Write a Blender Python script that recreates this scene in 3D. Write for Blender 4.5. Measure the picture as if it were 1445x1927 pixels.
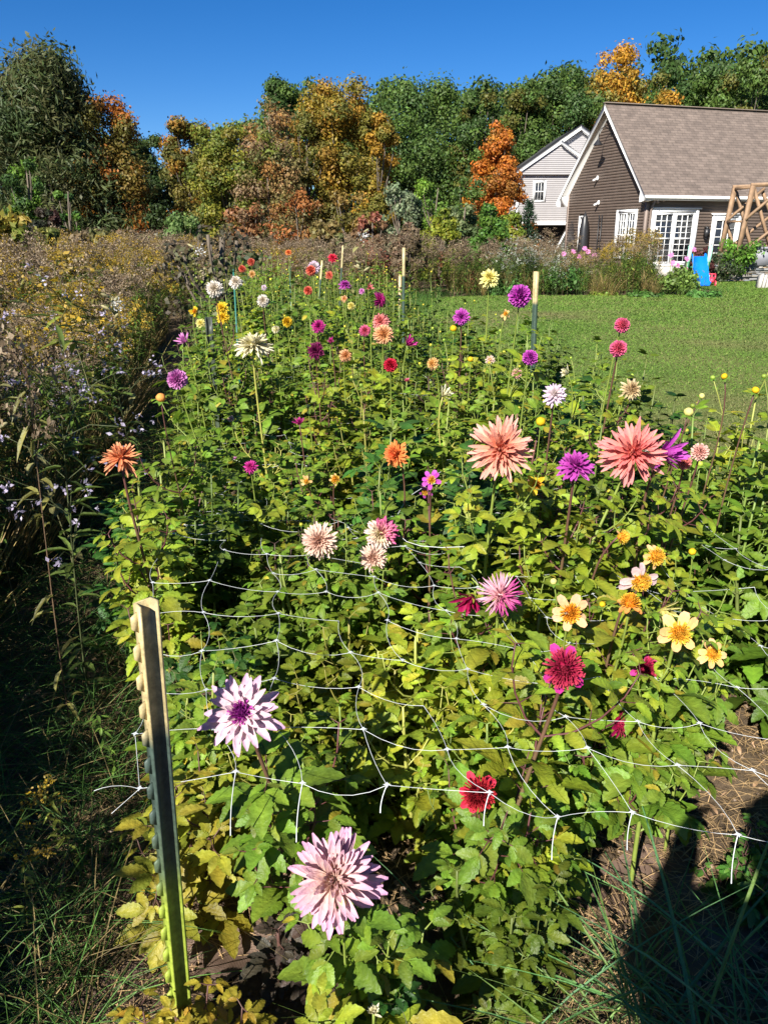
import bpy, math, random
import numpy as np
R = math.radians
rnd = random.Random(7); rng = np.random.default_rng(7)
scene = bpy.context.scene
for o in list(bpy.data.objects): bpy.data.objects.remove(o)
C = scene.collection

# ------------------------------------------------------------------ camera, sky, sun, exposure
PITCH = R(19.7); CAMH = 1.65; FPX = 1459.0
cd = bpy.data.cameras.new('camera'); cam = bpy.data.objects.new('camera', cd); C.objects.link(cam)
cd.sensor_fit = 'VERTICAL'; cd.sensor_height = 24; cd.lens = FPX/1927*24; cd.clip_start = .05; cd.clip_end = 2000
cam.location = (0, 0, CAMH); cam.rotation_euler = (R(90)-PITCH, 0, 0); scene.camera = cam
SUN_EL = R(35); SUN_AZ = R(180+27)            # compass-like: 0 = +Y, clockwise; the sun stands behind and left
w = bpy.data.worlds.new('World'); scene.world = w; w.use_nodes = True
nt = w.node_tree; bg = nt.nodes['Background']
sky = nt.nodes.new('ShaderNodeTexSky'); sky.sky_type = 'NISHITA'; sky.sun_disc = False
sky.sun_elevation = SUN_EL; sky.sun_rotation = SUN_AZ; sky.air_density = 1.0; sky.dust_density = 0.0; sky.ozone_density = 5.0; sky.altitude = 2500
hsv = nt.nodes.new('ShaderNodeHueSaturation'); hsv.inputs['Saturation'].default_value = 1.28; hsv.inputs['Hue'].default_value = .507
nt.links.new(sky.outputs[0], hsv.inputs['Color']); nt.links.new(hsv.outputs[0], bg.inputs[0]); bg.inputs[1].default_value = .052
ld = bpy.data.lights.new('sun', 'SUN'); ld.energy = 5.0; ld.angle = R(.5); ld.color = (1, .95, .86)
sun = bpy.data.objects.new('sun', ld); C.objects.link(sun)
SUNV = np.array([math.sin(SUN_AZ)*math.cos(SUN_EL), math.cos(SUN_AZ)*math.cos(SUN_EL), math.sin(SUN_EL)])
from mathutils import Vector, Matrix
sun.rotation_euler = Vector(tuple(SUNV)).to_track_quat('Z', 'Y').to_euler()
scene.view_settings.view_transform = 'Standard'; scene.view_settings.look = 'None'
scene.view_settings.exposure = 1.2; scene.view_settings.gamma = 1
scene.render.engine = 'CYCLES'
try:
    scene.cycles.max_bounces = 6; scene.cycles.diffuse_bounces = 3; scene.cycles.transmission_bounces = 3; scene.cycles.transparent_max_bounces = 4
except Exception: pass

# ------------------------------------------------------------------ helpers
def ray(px, py):
    a = (px-722.5)/FPX; u = -(py-963.5)/FPX
    return np.array([a, math.cos(PITCH)+u*math.sin(PITCH), -math.sin(PITCH)+u*math.cos(PITCH)])
def at_depth(px, py, d): return np.array([0, 0, CAMH])+ray(px, py)*d
def at(px, py, Y): r = ray(px, py); return np.array([0, 0, CAMH])+r*(Y/r[1])
def ground(px, py, z=0.): r = ray(px, py); return np.array([0, 0, CAMH])+r*((z-CAMH)/r[2])

def nodes_of(name):
    m = bpy.data.materials.new(name); m.use_nodes = True
    return m, m.node_tree.nodes, m.node_tree.links
def mat_plain(name, col, rough=.6, metal=0, spec=.5, noise=0., nscale=8., bump=0., bscale=40., detail=4):
    m, N, L = nodes_of(name); b = N['Principled BSDF']
    b.inputs['Base Color'].default_value = (*col, 1); b.inputs['Roughness'].default_value = rough
    b.inputs['Metallic'].default_value = metal; b.inputs['Specular IOR Level'].default_value = spec
    tc = N.new('ShaderNodeTexCoord')
    if noise > 0:
        n = N.new('ShaderNodeTexNoise'); n.inputs['Scale'].default_value = nscale; n.inputs['Detail'].default_value = detail
        r = N.new('ShaderNodeMapRange'); r.inputs['To Min'].default_value = 1-noise; r.inputs['To Max'].default_value = 1+noise
        r.inputs['From Min'].default_value = .3; r.inputs['From Max'].default_value = .7
        x = N.new('ShaderNodeMix'); x.data_type = 'RGBA'; x.blend_type = 'MULTIPLY'; x.inputs[0].default_value = 1
        L.new(tc.outputs['Object'], n.inputs['Vector']); L.new(n.outputs[0], r.inputs['Value']); x.inputs[6].default_value = (*col, 1)
        L.new(r.outputs[0], x.inputs[7]); L.new(x.outputs[2], b.inputs['Base Color'])
    if bump > 0:
        n2 = N.new('ShaderNodeTexNoise'); n2.inputs['Scale'].default_value = bscale; n2.inputs['Detail'].default_value = 6
        bp = N.new('ShaderNodeBump'); bp.inputs['Strength'].default_value = bump; bp.inputs['Distance'].default_value = .02
        L.new(tc.outputs['Object'], n2.inputs['Vector']); L.new(n2.outputs[0], bp.inputs['Height']); L.new(bp.outputs[0], b.inputs['Normal'])
    return m
def mat_veg(name, trans=.35, rough=.45, spec=.4, vein=.12, nscale=60., bump=0.):
    """thin plant tissue: vertex colour x object colour, part of the light passes through"""
    m, N, L = nodes_of(name); b = N['Principled BSDF']; out = N['Material Output']
    at_ = N.new('ShaderNodeAttribute'); at_.attribute_name = 'Col'
    oi = N.new('ShaderNodeObjectInfo')
    x = N.new('ShaderNodeMix'); x.data_type = 'RGBA'; x.blend_type = 'MULTIPLY'; x.inputs[0].default_value = 1
    L.new(at_.outputs['Color'], x.inputs[6]); L.new(oi.outputs['Color'], x.inputs[7])
    n = N.new('ShaderNodeTexNoise'); n.inputs['Scale'].default_value = nscale; n.inputs['Detail'].default_value = 3
    g = N.new('ShaderNodeNewGeometry'); L.new(g.outputs['Position'], n.inputs['Vector'])
    r = N.new('ShaderNodeMapRange'); r.inputs['From Min'].default_value = .3; r.inputs['From Max'].default_value = .7
    r.inputs['To Min'].default_value = 1-vein; r.inputs['To Max'].default_value = 1+vein
    L.new(n.outputs[0], r.inputs['Value'])
    y = N.new('ShaderNodeMix'); y.data_type = 'RGBA'; y.blend_type = 'MULTIPLY'; y.inputs[0].default_value = 1
    L.new(x.outputs[2], y.inputs[6]); L.new(r.outputs[0], y.inputs[7])
    L.new(y.outputs[2], b.inputs['Base Color']); b.inputs['Roughness'].default_value = rough; b.inputs['Specular IOR Level'].default_value = spec
    t = N.new('ShaderNodeBsdfTranslucent'); L.new(y.outputs[2], t.inputs['Color'])
    if bump:
        nb_ = N.new('ShaderNodeTexNoise'); nb_.inputs['Scale'].default_value = 110; nb_.inputs['Detail'].default_value = 3; L.new(g.outputs['Position'], nb_.inputs['Vector'])
        bp = N.new('ShaderNodeBump'); bp.inputs['Strength'].default_value = bump; bp.inputs['Distance'].default_value = .006; L.new(nb_.outputs[0], bp.inputs['Height']); L.new(bp.outputs[0], b.inputs['Normal'])
    mx = N.new('ShaderNodeMixShader'); mx.inputs[0].default_value = trans
    L.new(b.outputs[0], mx.inputs[1]); L.new(t.outputs[0], mx.inputs[2]); L.new(mx.outputs[0], out.inputs['Surface'])
    return m
M = dict(
    leaf=mat_veg('leaf_tissue', .40, .5, .4, .24, 38, .55), petal=mat_veg('petal_tissue', .30, .6, .2, .10, 150, .35),
    stem=mat_veg('stem_tissue', .0, .5, .4, .12, 60), tree=mat_veg('tree_leaf', .38, .55, .3, .12, 3),
    bark=mat_plain('bark', (.12, .095, .07), .9, noise=.4, nscale=6, bump=.5, bscale=12),
    white=mat_plain('white_paint', (.80, .80, .78), .45, noise=.04, nscale=3),
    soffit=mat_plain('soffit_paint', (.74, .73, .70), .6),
    brown=mat_plain('brown_siding', (.15, .112, .09), .65, noise=.10, nscale=2.5, bump=.15, bscale=30),
    browntrim=mat_plain('brown_trim', (.19, .145, .12), .6, noise=.06),
    grey=mat_plain('grey_siding', (.46, .44, .44), .6, noise=.04, nscale=2),
    sage=mat_plain('sage_siding', (.26, .28, .25), .65, noise=.08),
    black=mat_plain('black_metal', (.02, .02, .022), .4), dark=mat_plain('dark_interior', (.015, .015, .017), .8),
    glass=mat_plain('window_glass', (.02, .024, .03), .06, spec=.8),
    net=mat_plain('white_net_plastic', (.52, .55, .56), .4, noise=.2, nscale=9), wood=mat_plain('cedar_timber', (.24, .15, .085), .7, noise=.25, nscale=5, bump=.2),
    cream=mat_plain('cream_paint', (.62, .46, .24), .6, noise=.12, nscale=20), dgreen=mat_plain('green_enamel', (.02, .06, .045), .4, noise=.15, nscale=20),
    stakewood=mat_plain('stake_wood', (.50, .36, .19), .8, noise=.2, nscale=20),
    teal=mat_plain('teal_stake_plastic', (.015, .12, .09), .5),
    blue=mat_plain('blue_plastic', (.004, .16, .72), .35), mint=mat_plain('mint_plastic', (.35, .68, .52), .4), pgreen=mat_plain('green_plastic', (.015, .14, .06), .4),
    red=mat_plain('red_plastic', (.72, .05, .09), .45), boxgrey=mat_plain('grey_resin', (.19, .19, .22), .6, noise=.06),
    stone=mat_plain('pale_stone', (.42, .40, .36), .8, noise=.15, bump=.3), canvas=mat_plain('canvas', (.45, .42, .38), .8),
    lilac=mat_plain('lilac', (.6, .4, .7), .6))

class MB:
    """collects vertices, faces and colours and links them as one mesh"""
    def __init__(s): s.V = []; s.F = []; s.Cc = []; s.n = 0
    def add(s, V, F, col=(1, 1, 1)):
        V = np.asarray(V, float).reshape(-1, 3); c = np.asarray(col, float)
        if c.ndim == 1: c = np.tile(c[:3], (len(V), 1))
        s.V.append(V); s.Cc.append(c[:, :3])
        for f in (F if isinstance(F, list) else [F]):
            f = np.asarray(f, int)
            if f.size: s.F.append(f+s.n)
        s.n += len(V)
    def inst(s, T, pos, rot, scl, col=None):
        """T=(V,[faces],C); pos (n,3), rot (n,3,3), scl (n,) or (n,3), col (n,3) multiplier"""
        V, F, Ct = T; n = len(pos); k = len(V)
        if n == 0: return
        scl = np.asarray(scl, float)
        if scl.ndim == 1: scl = np.repeat(scl[:, None], 3, 1)
        W = np.einsum('nij,nvj->nvi', rot, V[None]*scl[:, None, :])+np.asarray(pos)[:, None, :]
        cc = np.tile(Ct[None], (n, 1, 1))
        if col is not None: cc = cc*np.asarray(col)[:, None, :]
        s.V.append(W.reshape(-1, 3)); s.Cc.append(cc.reshape(-1, 3))
        off = (np.arange(n)*k+s.n)
        for f in F: s.F.append((f[None]+off[:, None, None]).reshape(-1, f.shape[1]))
        s.n += n*k
    def template(s):
        V = np.concatenate(s.V); Cc = np.concatenate(s.Cc)
        F4 = [f for f in s.F if f.shape[1] == 4]; F3 = [f for f in s.F if f.shape[1] == 3]; F = []
        if F4: F.append(np.concatenate(F4))
        if F3: F.append(np.concatenate(F3))
        return V, F, Cc
    def build(s, name, mat, parent=None, smooth=True, mats=None, loc=None):
        V = np.concatenate(s.V); Cc = np.concatenate(s.Cc)
        if loc is not None: V = V-np.asarray(loc)
        me = bpy.data.meshes.new(name)
        loops = np.concatenate([f.reshape(-1) for f in s.F]); tot = np.concatenate([np.full(len(f), f.shape[1]) for f in s.F])
        me.vertices.add(len(V)); me.vertices.foreach_set('co', V.astype(np.float32).reshape(-1))
        me.loops.add(len(loops)); me.loops.foreach_set('vertex_index', loops.astype(np.int32))
        me.polygons.add(len(tot)); st = np.concatenate([[0], np.cumsum(tot)[:-1]])
        me.polygons.foreach_set('loop_start', st.astype(np.int32)); me.polygons.foreach_set('loop_total', tot.astype(np.int32))
        if smooth: me.polygons.foreach_set('use_smooth', np.ones(len(tot), bool))
        me.update(calc_edges=True)
        ca = me.color_attributes.new('Col', 'FLOAT_COLOR', 'POINT')
        ca.data.foreach_set('color', np.hstack([Cc, np.ones((len(Cc), 1))]).astype(np.float32).reshape(-1))
        me.materials.append(mat)
        o = bpy.data.objects.new(name, me); C.objects.link(o)
        if loc is not None and parent is None: o.location = tuple(loc)
        if parent is not None: o.parent = parent
        return o
def tag(o, label=None, cat=None, group=None, kind=None):
    if label: o['label'] = label
    if cat: o['category'] = cat
    if group: o['group'] = group
    if kind: o['kind'] = kind
    return o
def empty(name, loc, label, cat, group=None, rz=0):
    o = bpy.data.objects.new(name, None); C.objects.link(o); o.location = tuple(loc); o.rotation_euler = (0, 0, rz)
    o.empty_display_size = .1
    return tag(o, label, cat, group)
def copy_tree(o, parent=None):
    c = o.copy(); C.objects.link(c)
    if parent is not None: c.parent = parent
    for ch in list(o.children): copy_tree(ch, c)
    return c
def norm(v): v = np.asarray(v, float); return v/(np.linalg.norm(v, axis=-1, keepdims=True)+1e-9)
def frames(d, n):
    """columns = (side, direction, normal)"""
    d = norm(np.atleast_2d(d)); n = np.atleast_2d(n).astype(float)
    s = norm(np.cross(d, n)); n = np.cross(s, d)
    return np.stack([s, d, n], axis=2)
def box(mb, lo, hi, col=(1, 1, 1)):
    x0, y0, z0 = lo; x1, y1, z1 = hi
    V = [(x0,y0,z0),(x1,y0,z0),(x1,y1,z0),(x0,y1,z0),(x0,y0,z1),(x1,y0,z1),(x1,y1,z1),(x0,y1,z1)]
    mb.add(V, np.array([(0,3,2,1),(4,5,6,7),(0,1,5,4),(1,2,6,5),(2,3,7,6),(3,0,4,7)]), col)
def bar(mb, a, b, w, h=None, col=(1, 1, 1), up=(0, 0, 1)):
    a = np.array(a, float); b = np.array(b, float); h = w if h is None else h
    d = norm(b-a); u = np.array(up, float)
    if abs(d@u) > .98: u = np.array([0, 1., 0])
    s = norm(np.cross(d, u)); u = np.cross(s, d)
    V = [p+s*i*w/2+u*j*h/2 for p in (a, b) for i, j in ((-1,-1),(1,-1),(1,1),(-1,1))]
    mb.add(V, np.array([(0,1,2,3),(7,6,5,4),(0,4,5,1),(1,5,6,2),(2,6,7,3),(3,7,4,0)]), col)
def tube(mb, P, r, sides=5, col=(1, 1, 1), cap=True):
    P = np.asarray(P, float); n = len(P); r = np.full(n, r) if np.isscalar(r) else np.asarray(r)
    T = norm(np.gradient(P, axis=0)); ref = np.array([.3, .9, .1]) if abs(T[0][2]) > .7 else np.array([0, 0, 1.])
    s = norm(np.cross(T, ref)); u = np.cross(s, T)
    a = np.arange(sides)*2*math.pi/sides
    V = P[:, None]+r[:, None, None]*(np.cos(a)[None, :, None]*s[:, None]+np.sin(a)[None, :, None]*u[:, None])
    i = np.arange(n-1)[:, None]*sides; j = np.arange(sides)[None]; k = (j+1) % sides
    F = np.stack([i+j, i+k, i+sides+k, i+sides+j], -1).reshape(-1, 4)
    col = np.asarray(col, float)
    cc = np.repeat(col, sides, 0) if col.ndim == 2 else col
    V = V.reshape(-1, 3)
    if cap:
        V = np.vstack([V, P[-1:]]); e = (n-1)*sides
        tri = np.array([[e+q, e+(q+1) % sides, n*sides] for q in range(sides)])
        if cc.ndim == 2: cc = np.vstack([cc, cc[-1:]])
        mb.add(V, [F, tri], cc)
    else: mb.add(V, F, cc)
def bez(p0, p1, p2, p3, n):
    t = np.linspace(0, 1, n)[:, None]
    return (1-t)**3*np.asarray(p0)+3*(1-t)**2*t*np.asarray(p1)+3*(1-t)*t*t*np.asarray(p2)+t**3*np.asarray(p3)
def ico(mb, c, r, col=(1, 1, 1), seg=8, rings=6, axis=None):
    V = []; F = []
    sc = np.array(r if np.ndim(r) else (r, r, r), float)
    for i in range(rings+1):
        th = math.pi*i/rings
        for j in range(seg):
            ph = 2*math.pi*j/seg; V.append((math.sin(th)*math.cos(ph), math.sin(th)*math.sin(ph), math.cos(th)))
    for i in range(rings):
        for j in range(seg):
            F.append((i*seg+j, i*seg+(j+1) % seg, (i+1)*seg+(j+1) % seg, (i+1)*seg+j))
    V = np.array(V)*sc
    if axis is not None: V = V@frames(np.cross(axis, [.3, .1, .9]), axis)[0].T
    mb.add(V+np.asarray(c), np.array(F)[:, ::-1], col)

# ------------------------------------------------------------------ leaf templates (length 1 along +Y, normal +Z)
def leaf_t(rows=9, width=.26, teeth=.2, fold=.22, droop=.25, pk=.42, tone=.0):
    t = np.linspace(0, 1, rows); w_ = (t**.75)*((1-t)**.8); w_ = w_/w_.max()*width
    if teeth:
        w_ = w_*np.where(np.arange(rows) % 2 == 0, 1-teeth, 1+.25*teeth)
    V = []; Cc = []
    for i in range(rows):
        y = t[i]; z = -droop*t[i]**2
        tw = teeth*.12 if i % 2 else -.02
        V += [(-w_[i], y+tw*(1-y), z+fold*w_[i]), (0, y, z), (w_[i], y+tw*(1-y), z+fold*w_[i])]
        k_ = 1.06 if i % 2 else .9; Cc += [(k_, k_, k_), (1.3, 1.18, 1.1), (k_, k_, k_)]
    F = []
    for i in range(rows-1):
        a = i*3; F += [(a, a+1, a+4, a+3), (a+1, a+2, a+5, a+4)]
    return np.array(V), [np.array(F)], np.array(Cc)
LEAF_HI = leaf_t(13, .27, .15, .34, .34); LEAF_MID = leaf_t(6, .27, 0); LEAF_LO = leaf_t(4, .30, 0, droop=.3)
BLADE = leaf_t(6, .035, 0, .3, .35); BENT = leaf_t(8, .035, 0, .4, 1.0)
def quad_t(): return np.array([(-.5, 0, 0), (.5, 0, 0), (.42, 1, -.1), (-.42, 1, -.1)]), [np.array([[0, 1, 2, 3]])], np.ones((4, 3))
TUFT = (np.array([(0, 0, 0), (.3, .45, .05), (0, 1, 0), (-.3, .45, .05)]), [np.array([[0, 1, 2, 3]])], np.ones((4, 3)))

def leaf_cols(n, base, var=.25, yellow=.0):
    """n leaf colours round a base green; a share of them yellowing"""
    b = np.array(base)*(1+rng.uniform(-var, var, (n, 1)))
    b = b*(1+rng.uniform(-.12, .12, (n, 3)))
    if yellow > 0:
        k = rng.random(n) < yellow; b[k] = np.array([.30, .27, .03])*rng.uniform(.5, 1.2, (k.sum(), 1))
    return b
GREEN = (.125, .21, .022); LIME = (.215, .28, .024); DEEP = (.045, .125, .022)

# ------------------------------------------------------------------ dahlia foliage
class Leaves:
    def __init__(s): s.p = []; s.d = []; s.n = []; s.s = []
    def compound(s, p, d, up, L, k=3):
        """a pinnate leaf: petiole, end leaflet and pairs of side leaflets"""
        d = norm(d); side = norm(np.cross(d, up)); nn = np.cross(side, d)
        q = p+d*L*.42; s.p.append(q); s.d.append(d-np.array([0, 0, .15])); s.n.append(nn); s.s.append(L*.62)
        if k >= 3:
            for sg in (-1, 1):
                s.p.append(p+d*L*.36); s.d.append(d*.65+side*sg*.8); s.n.append(nn+side*sg*-.15+rng.normal(0, .15, 3)); s.s.append(L*.46)
        if k >= 5:
            for sg in (-1, 1):
                s.p.append(p+d*L*.18); s.d.append(d*.4+side*sg*.9); s.n.append(nn+rng.normal(0, .2, 3)); s.s.append(L*.30)
        return p, p+d*L*.42
    def mesh(s, mb, T, base, yellow=.04, var=.28):
        n = len(s.p)
        if n: mb.inst(T, np.array(s.p), frames(np.array(s.d), np.array(s.n)), np.array(s.s)*rng.uniform(.85, 1.12, n), leaf_cols(n, base, var, yellow))
def shoot(stem, L, P, f0, f1, nodes, size, scol, k=3, branch=0, r=.004, pitch=.75, taper=.55):
    """opposite leaf pairs on a stem path P between the fractions f0 and f1"""
    P = np.asarray(P); m = len(P); ang = rng.uniform(0, 3.14)
    for q in range(nodes):
        f = f0+(f1-f0)*q/max(1, nodes-1); x = f*(m-1); i = min(int(x), m-2); p = P[i]+(P[i+1]-P[i])*(x-i)
        ax = norm(P[i+1]-P[i]); ang += math.pi/2+rng.normal(0, .25)
        sz = size*(1-(1-taper)*max(0, (f-.45)/.55))*rng.uniform(.8, 1.15)
        e1 = norm(np.cross(ax, [.2, 1, .1])); e2 = np.cross(ax, e1)
        for a in (ang, ang+math.pi):
            out = e1*math.cos(a)+e2*math.sin(a)
            d = norm(out+ax*(pitch+rng.normal(0, .2))+np.array([0, 0, -.1]))
            a0, b0 = L.compound(p, d, ax+out*.15, sz, k)
            tube(stem, [a0, b0], [.0018, .0012], 3, scol, False)
            if branch and rng.random() < branch and f < .8:
                ln = size*rng.uniform(.8, 1.6); e = p+norm(out*.6+ax)*ln
                B = bez(p, p+out*ln*.3+ax*ln*.1, e-ax*ln*.3, e, 5); tube(stem, B, [.003, .0028, .0025, .002, .0015], 4, scol)
                shoot(stem, L, B, .4, 1, 3, size*.62, scol, 3, 0, pitch=.5)
def flower_bud(mb, p, ax, r, col):
    ico(mb, p, (r, r, r*.85), col, 7, 5, ax)
    s = TUFT; a = np.arange(5)*2*math.pi/5; F_ = frames(np.cross(ax, [.3, .2, .9]), ax)[0]
    d = (np.cos(a)[:, None]*F_[:, 0]+np.sin(a)[:, None]*F_[:, 1])
    mb.inst(s, np.tile(np.asarray(p)-np.asarray(ax)*r*.6, (5, 1)), frames(d-np.asarray(ax)*.3, np.tile(ax, (5, 1))), np.full(5, r*1.8), np.tile([.12, .22, .03], (5, 1)))

def bush_proto(h, stems, spread, leafsz, base, yellow, T, nodes, branch=.35, buds=2, scol=(.16, .2, .04), k=3):
    root = empty('dahlia_plant', (0, 0, 0), 'tmp', 'dahlia plant')
    st = MB(); L = Leaves(); bd = MB(); nb = 0
    for i in range(stems):
        a = 2*math.pi*i/stems+rng.uniform(-.4, .4); rr = spread*rng.uniform(.4, 1); hh = h*rng.uniform(.62, 1.04)
        tip = np.array([math.cos(a)*rr, math.sin(a)*rr, hh]); b0 = np.array([math.cos(a)*.04, math.sin(a)*.04, -.02])
        P = bez(b0, b0+[math.cos(a)*rr*.5, math.sin(a)*rr*.5, hh*.3], tip-[0, 0, hh*.35], tip, 8)
        tube(st, P, np.linspace(.009, .0035, 8), 5, scol)
        shoot(st, L, P, .10, 1, nodes, leafsz, scol, k, branch)
        if nb < buds:
            nb += 1; t2 = tip+np.array([rng.normal(0, .02), rng.normal(0, .02), h*rng.uniform(.08, .2)])
            tube(st, [tip, (tip+t2)/2+[.005, 0, 0], t2], .0022, 4, scol)
            flower_bud(bd, t2, np.array([0, 0, 1.]), rng.uniform(.007, .012), (.5, .45, .04) if rng.random() < .6 else (.25, .33, .04))
    mb = MB(); L.mesh(mb, T, base, yellow)
    st.build('stem', M['stem'], root); mb.build('foliage', M['leaf'], root)
    if buds: bd.build('bud', M['stem'], root)
    return root

# ------------------------------------------------------------------ ground, lawn, fabric
def noise2(x, y, s):
    return (np.sin(x*1.7*s+1.3*np.sin(y*1.1*s+.5))+np.sin(y*2.3*s+1.7*np.sin(x*.9*s+2.1))+.5*np.sin((x+y)*4.1*s))/2.5
def mat_soil():
    m, N, L = nodes_of('soil'); b = N['Principled BSDF']; b.inputs['Roughness'].default_value = .95; b.inputs['Specular IOR Level'].default_value = .15
    tc = N.new('ShaderNodeTexCoord')
    n1 = N.new('ShaderNodeTexNoise'); n1.inputs['Scale'].default_value = 2.2; n1.inputs['Detail'].default_value = 8; n1.inputs['Roughness'].default_value = .7
    n2 = N.new('ShaderNodeTexNoise'); n2.inputs['Scale'].default_value = 35; n2.inputs['Detail'].default_value = 8; n2.inputs['Roughness'].default_value = .8
    r = N.new('ShaderNodeValToRGB'); e = r.color_ramp.elements
    e[0].position = .32; e[0].color = (.05, .036, .024, 1); e[1].position = .7; e[1].color = (.27, .20, .125, 1)
    x = e.new(.5) if hasattr(e, 'new') else None
    x.color = (.14, .10, .064, 1)
    a = N.new('ShaderNodeMath'); a.operation = 'ADD'; a2 = N.new('ShaderNodeMath'); a2.operation = 'MULTIPLY'; a2.inputs[1].default_value = .5
    for n in (n1, n2): L.new(tc.outputs['Object'], n.inputs['Vector'])
    L.new(n1.outputs[0], a.inputs[0]); L.new(n2.outputs[0], a.inputs[1]); L.new(a.outputs[0], a2.inputs[0]); L.new(a2.outputs[0], r.inputs[0]); L.new(r.outputs[0], b.inputs['Base Color'])
    bp = N.new('ShaderNodeBump'); bp.inputs['Strength'].default_value = .9; bp.inputs['Distance'].default_value = .03; L.new(n2.outputs[0], bp.inputs['Height']); L.new(bp.outputs[0], b.inputs['Normal'])
    return m
def mat_lawn():
    m, N, L = nodes_of('lawn_turf'); b = N['Principled BSDF']; b.inputs['Roughness'].default_value = .9; b.inputs['Specular IOR Level'].default_value = .1
    tc = N.new('ShaderNodeTexCoord')
    n1 = N.new('ShaderNodeTexNoise'); n1.inputs['Scale'].default_value = .5; n1.inputs['Detail'].default_value = 5
    n2 = N.new('ShaderNodeTexNoise'); n2.inputs['Scale'].default_value = 14; n2.inputs['Detail'].default_value = 6; n2.inputs['Roughness'].default_value = .8
    r = N.new('ShaderNodeValToRGB'); e = r.color_ramp.elements
    e[0].position = .38; e[0].color = (.10, .17, .03, 1); e[1].position = .72; e[1].color = (.20, .20, .07, 1)
    r2 = N.new('ShaderNodeMapRange'); r2.inputs['From Min'].default_value = .3; r2.inputs['From Max'].default_value = .7; r2.inputs['To Min'].default_value = .8; r2.inputs['To Max'].default_value = 1.15
    x = N.new('ShaderNodeMix'); x.data_type = 'RGBA'; x.blend_type = 'MULTIPLY'; x.inputs[0].default_value = 1
    for n in (n1, n2): L.new(tc.outputs['Object'], n.inputs['Vector'])
    L.new(n1.outputs[0], r.inputs[0]); L.new(n2.outputs[0], r2.inputs['Value']); L.new(r.outputs[0], x.inputs[6]); L.new(r2.outputs[0], x.inputs[7]); L.new(x.outputs[2], b.inputs['Base Color'])
    bp = N.new('ShaderNodeBump'); bp.inputs['Strength'].default_value = 1; bp.inputs['Distance'].default_value = .04; L.new(n2.outputs[0], bp.inputs['Height']); L.new(bp.outputs[0], b.inputs['Normal'])
    return m
def sheet(name, xs, ys, zf, mat, kind='structure'):
    X, Y = np.meshgrid(xs, ys); Z = zf(X, Y); V = np.stack([X, Y, Z], -1).reshape(-1, 3); nx = len(xs)
    i = np.arange(len(ys)-1)[:, None]*nx; j = np.arange(nx-1)[None]
    F = np.stack([i+j, i+j+1, i+nx+j+1, i+nx+j], -1).reshape(-1, 4)
    mb = MB(); mb.add(V, F); return tag(mb.build(name, mat), kind=kind)
def soilz(X, Y):
    near = np.clip((9-np.abs(Y-4))/6, 0, 1)*np.clip((5-np.abs(X))/2, 0, 1)
    return near*(.022*noise2(X, Y, 5)+.012*noise2(X+3, Y, 17))-.02
gx = np.concatenate([[-900, -200, -60, -20, -8], np.arange(-5, 5.01, .05), [8, 20, 60, 200, 900]])
gy = np.concatenate([[-300, -60, -10, -3], np.arange(-1, 9.01, .05), [12, 16, 22, 30, 45, 80, 150, 300, 900]])
sheet('ground', gx, gy, soilz, mat_soil())
def lawn_left(Y):                                    # left edge of the lawn: along the beds, then out along the border bed
    return np.interp(Y, [-2, 3, 5, 8, 12, 16, 20, 22, 22.6, 23, 25, 40], [2.6, 2.1, 1.6, 1.05, .45, .35, .7, 1.2, 2.4, 9.3, 10.2, 12])
ys = np.concatenate([np.arange(-2, 31, .5)]); u = np.linspace(0, 1, 30)
X = lawn_left(ys)[:, None]+(45-lawn_left(ys)[:, None])*u[None]**2
mb = MB(); V = np.stack([X, np.repeat(ys[:, None], 30, 1), np.full_like(X, .02)+0*X], -1).reshape(-1, 3)
i = np.arange(len(ys)-1)[:, None]*30; j = np.arange(29)[None]
mb.add(V, np.stack([i+j, i+j+1, i+30+j+1, i+30+j], -1).reshape(-1, 4)); tag(mb.build('lawn', mat_lawn()), kind='structure')

def mat_fabric():
    m, N, L = nodes_of('woven_fabric'); b = N['Principled BSDF']; b.inputs['Roughness'].default_value = .6
    tc = N.new('ShaderNodeTexCoord')
    w1 = N.new('ShaderNodeTexWave'); w1.inputs['Scale'].default_value = 90; w1.bands_direction = 'X'
    w2 = N.new('ShaderNodeTexWave'); w2.inputs['Scale'].default_value = 90; w2.bands_direction = 'Y'
    n = N.new('ShaderNodeTexNoise'); n.inputs['Scale'].default_value = 6; n.inputs['Detail'].default_value = 6
    a = N.new('ShaderNodeMath'); a.operation = 'MULTIPLY'
    r = N.new('ShaderNodeValToRGB'); e = r.color_ramp.elements; e[0].color = (.085, .052, .036, 1); e[1].color = (.19, .125, .09, 1); e[0].position = .35; e[1].position = .75
    for q in (w1, w2, n): L.new(tc.outputs['Object'], q.inputs['Vector'])
    L.new(w1.outputs[1], a.inputs[0]); L.new(w2.outputs[1], a.inputs[1]); L.new(n.outputs[0], r.inputs[0]); L.new(r.outputs[0], b.inputs['Base Color'])
    bp = N.new('ShaderNodeBump'); bp.inputs['Strength'].default_value = .6; bp.inputs['Distance'].default_value = .002; L.new(a.outputs[0], bp.inputs['Height']); L.new(bp.outputs[0], b.inputs['Normal'])
    return m
FAB = mat_fabric()
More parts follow.
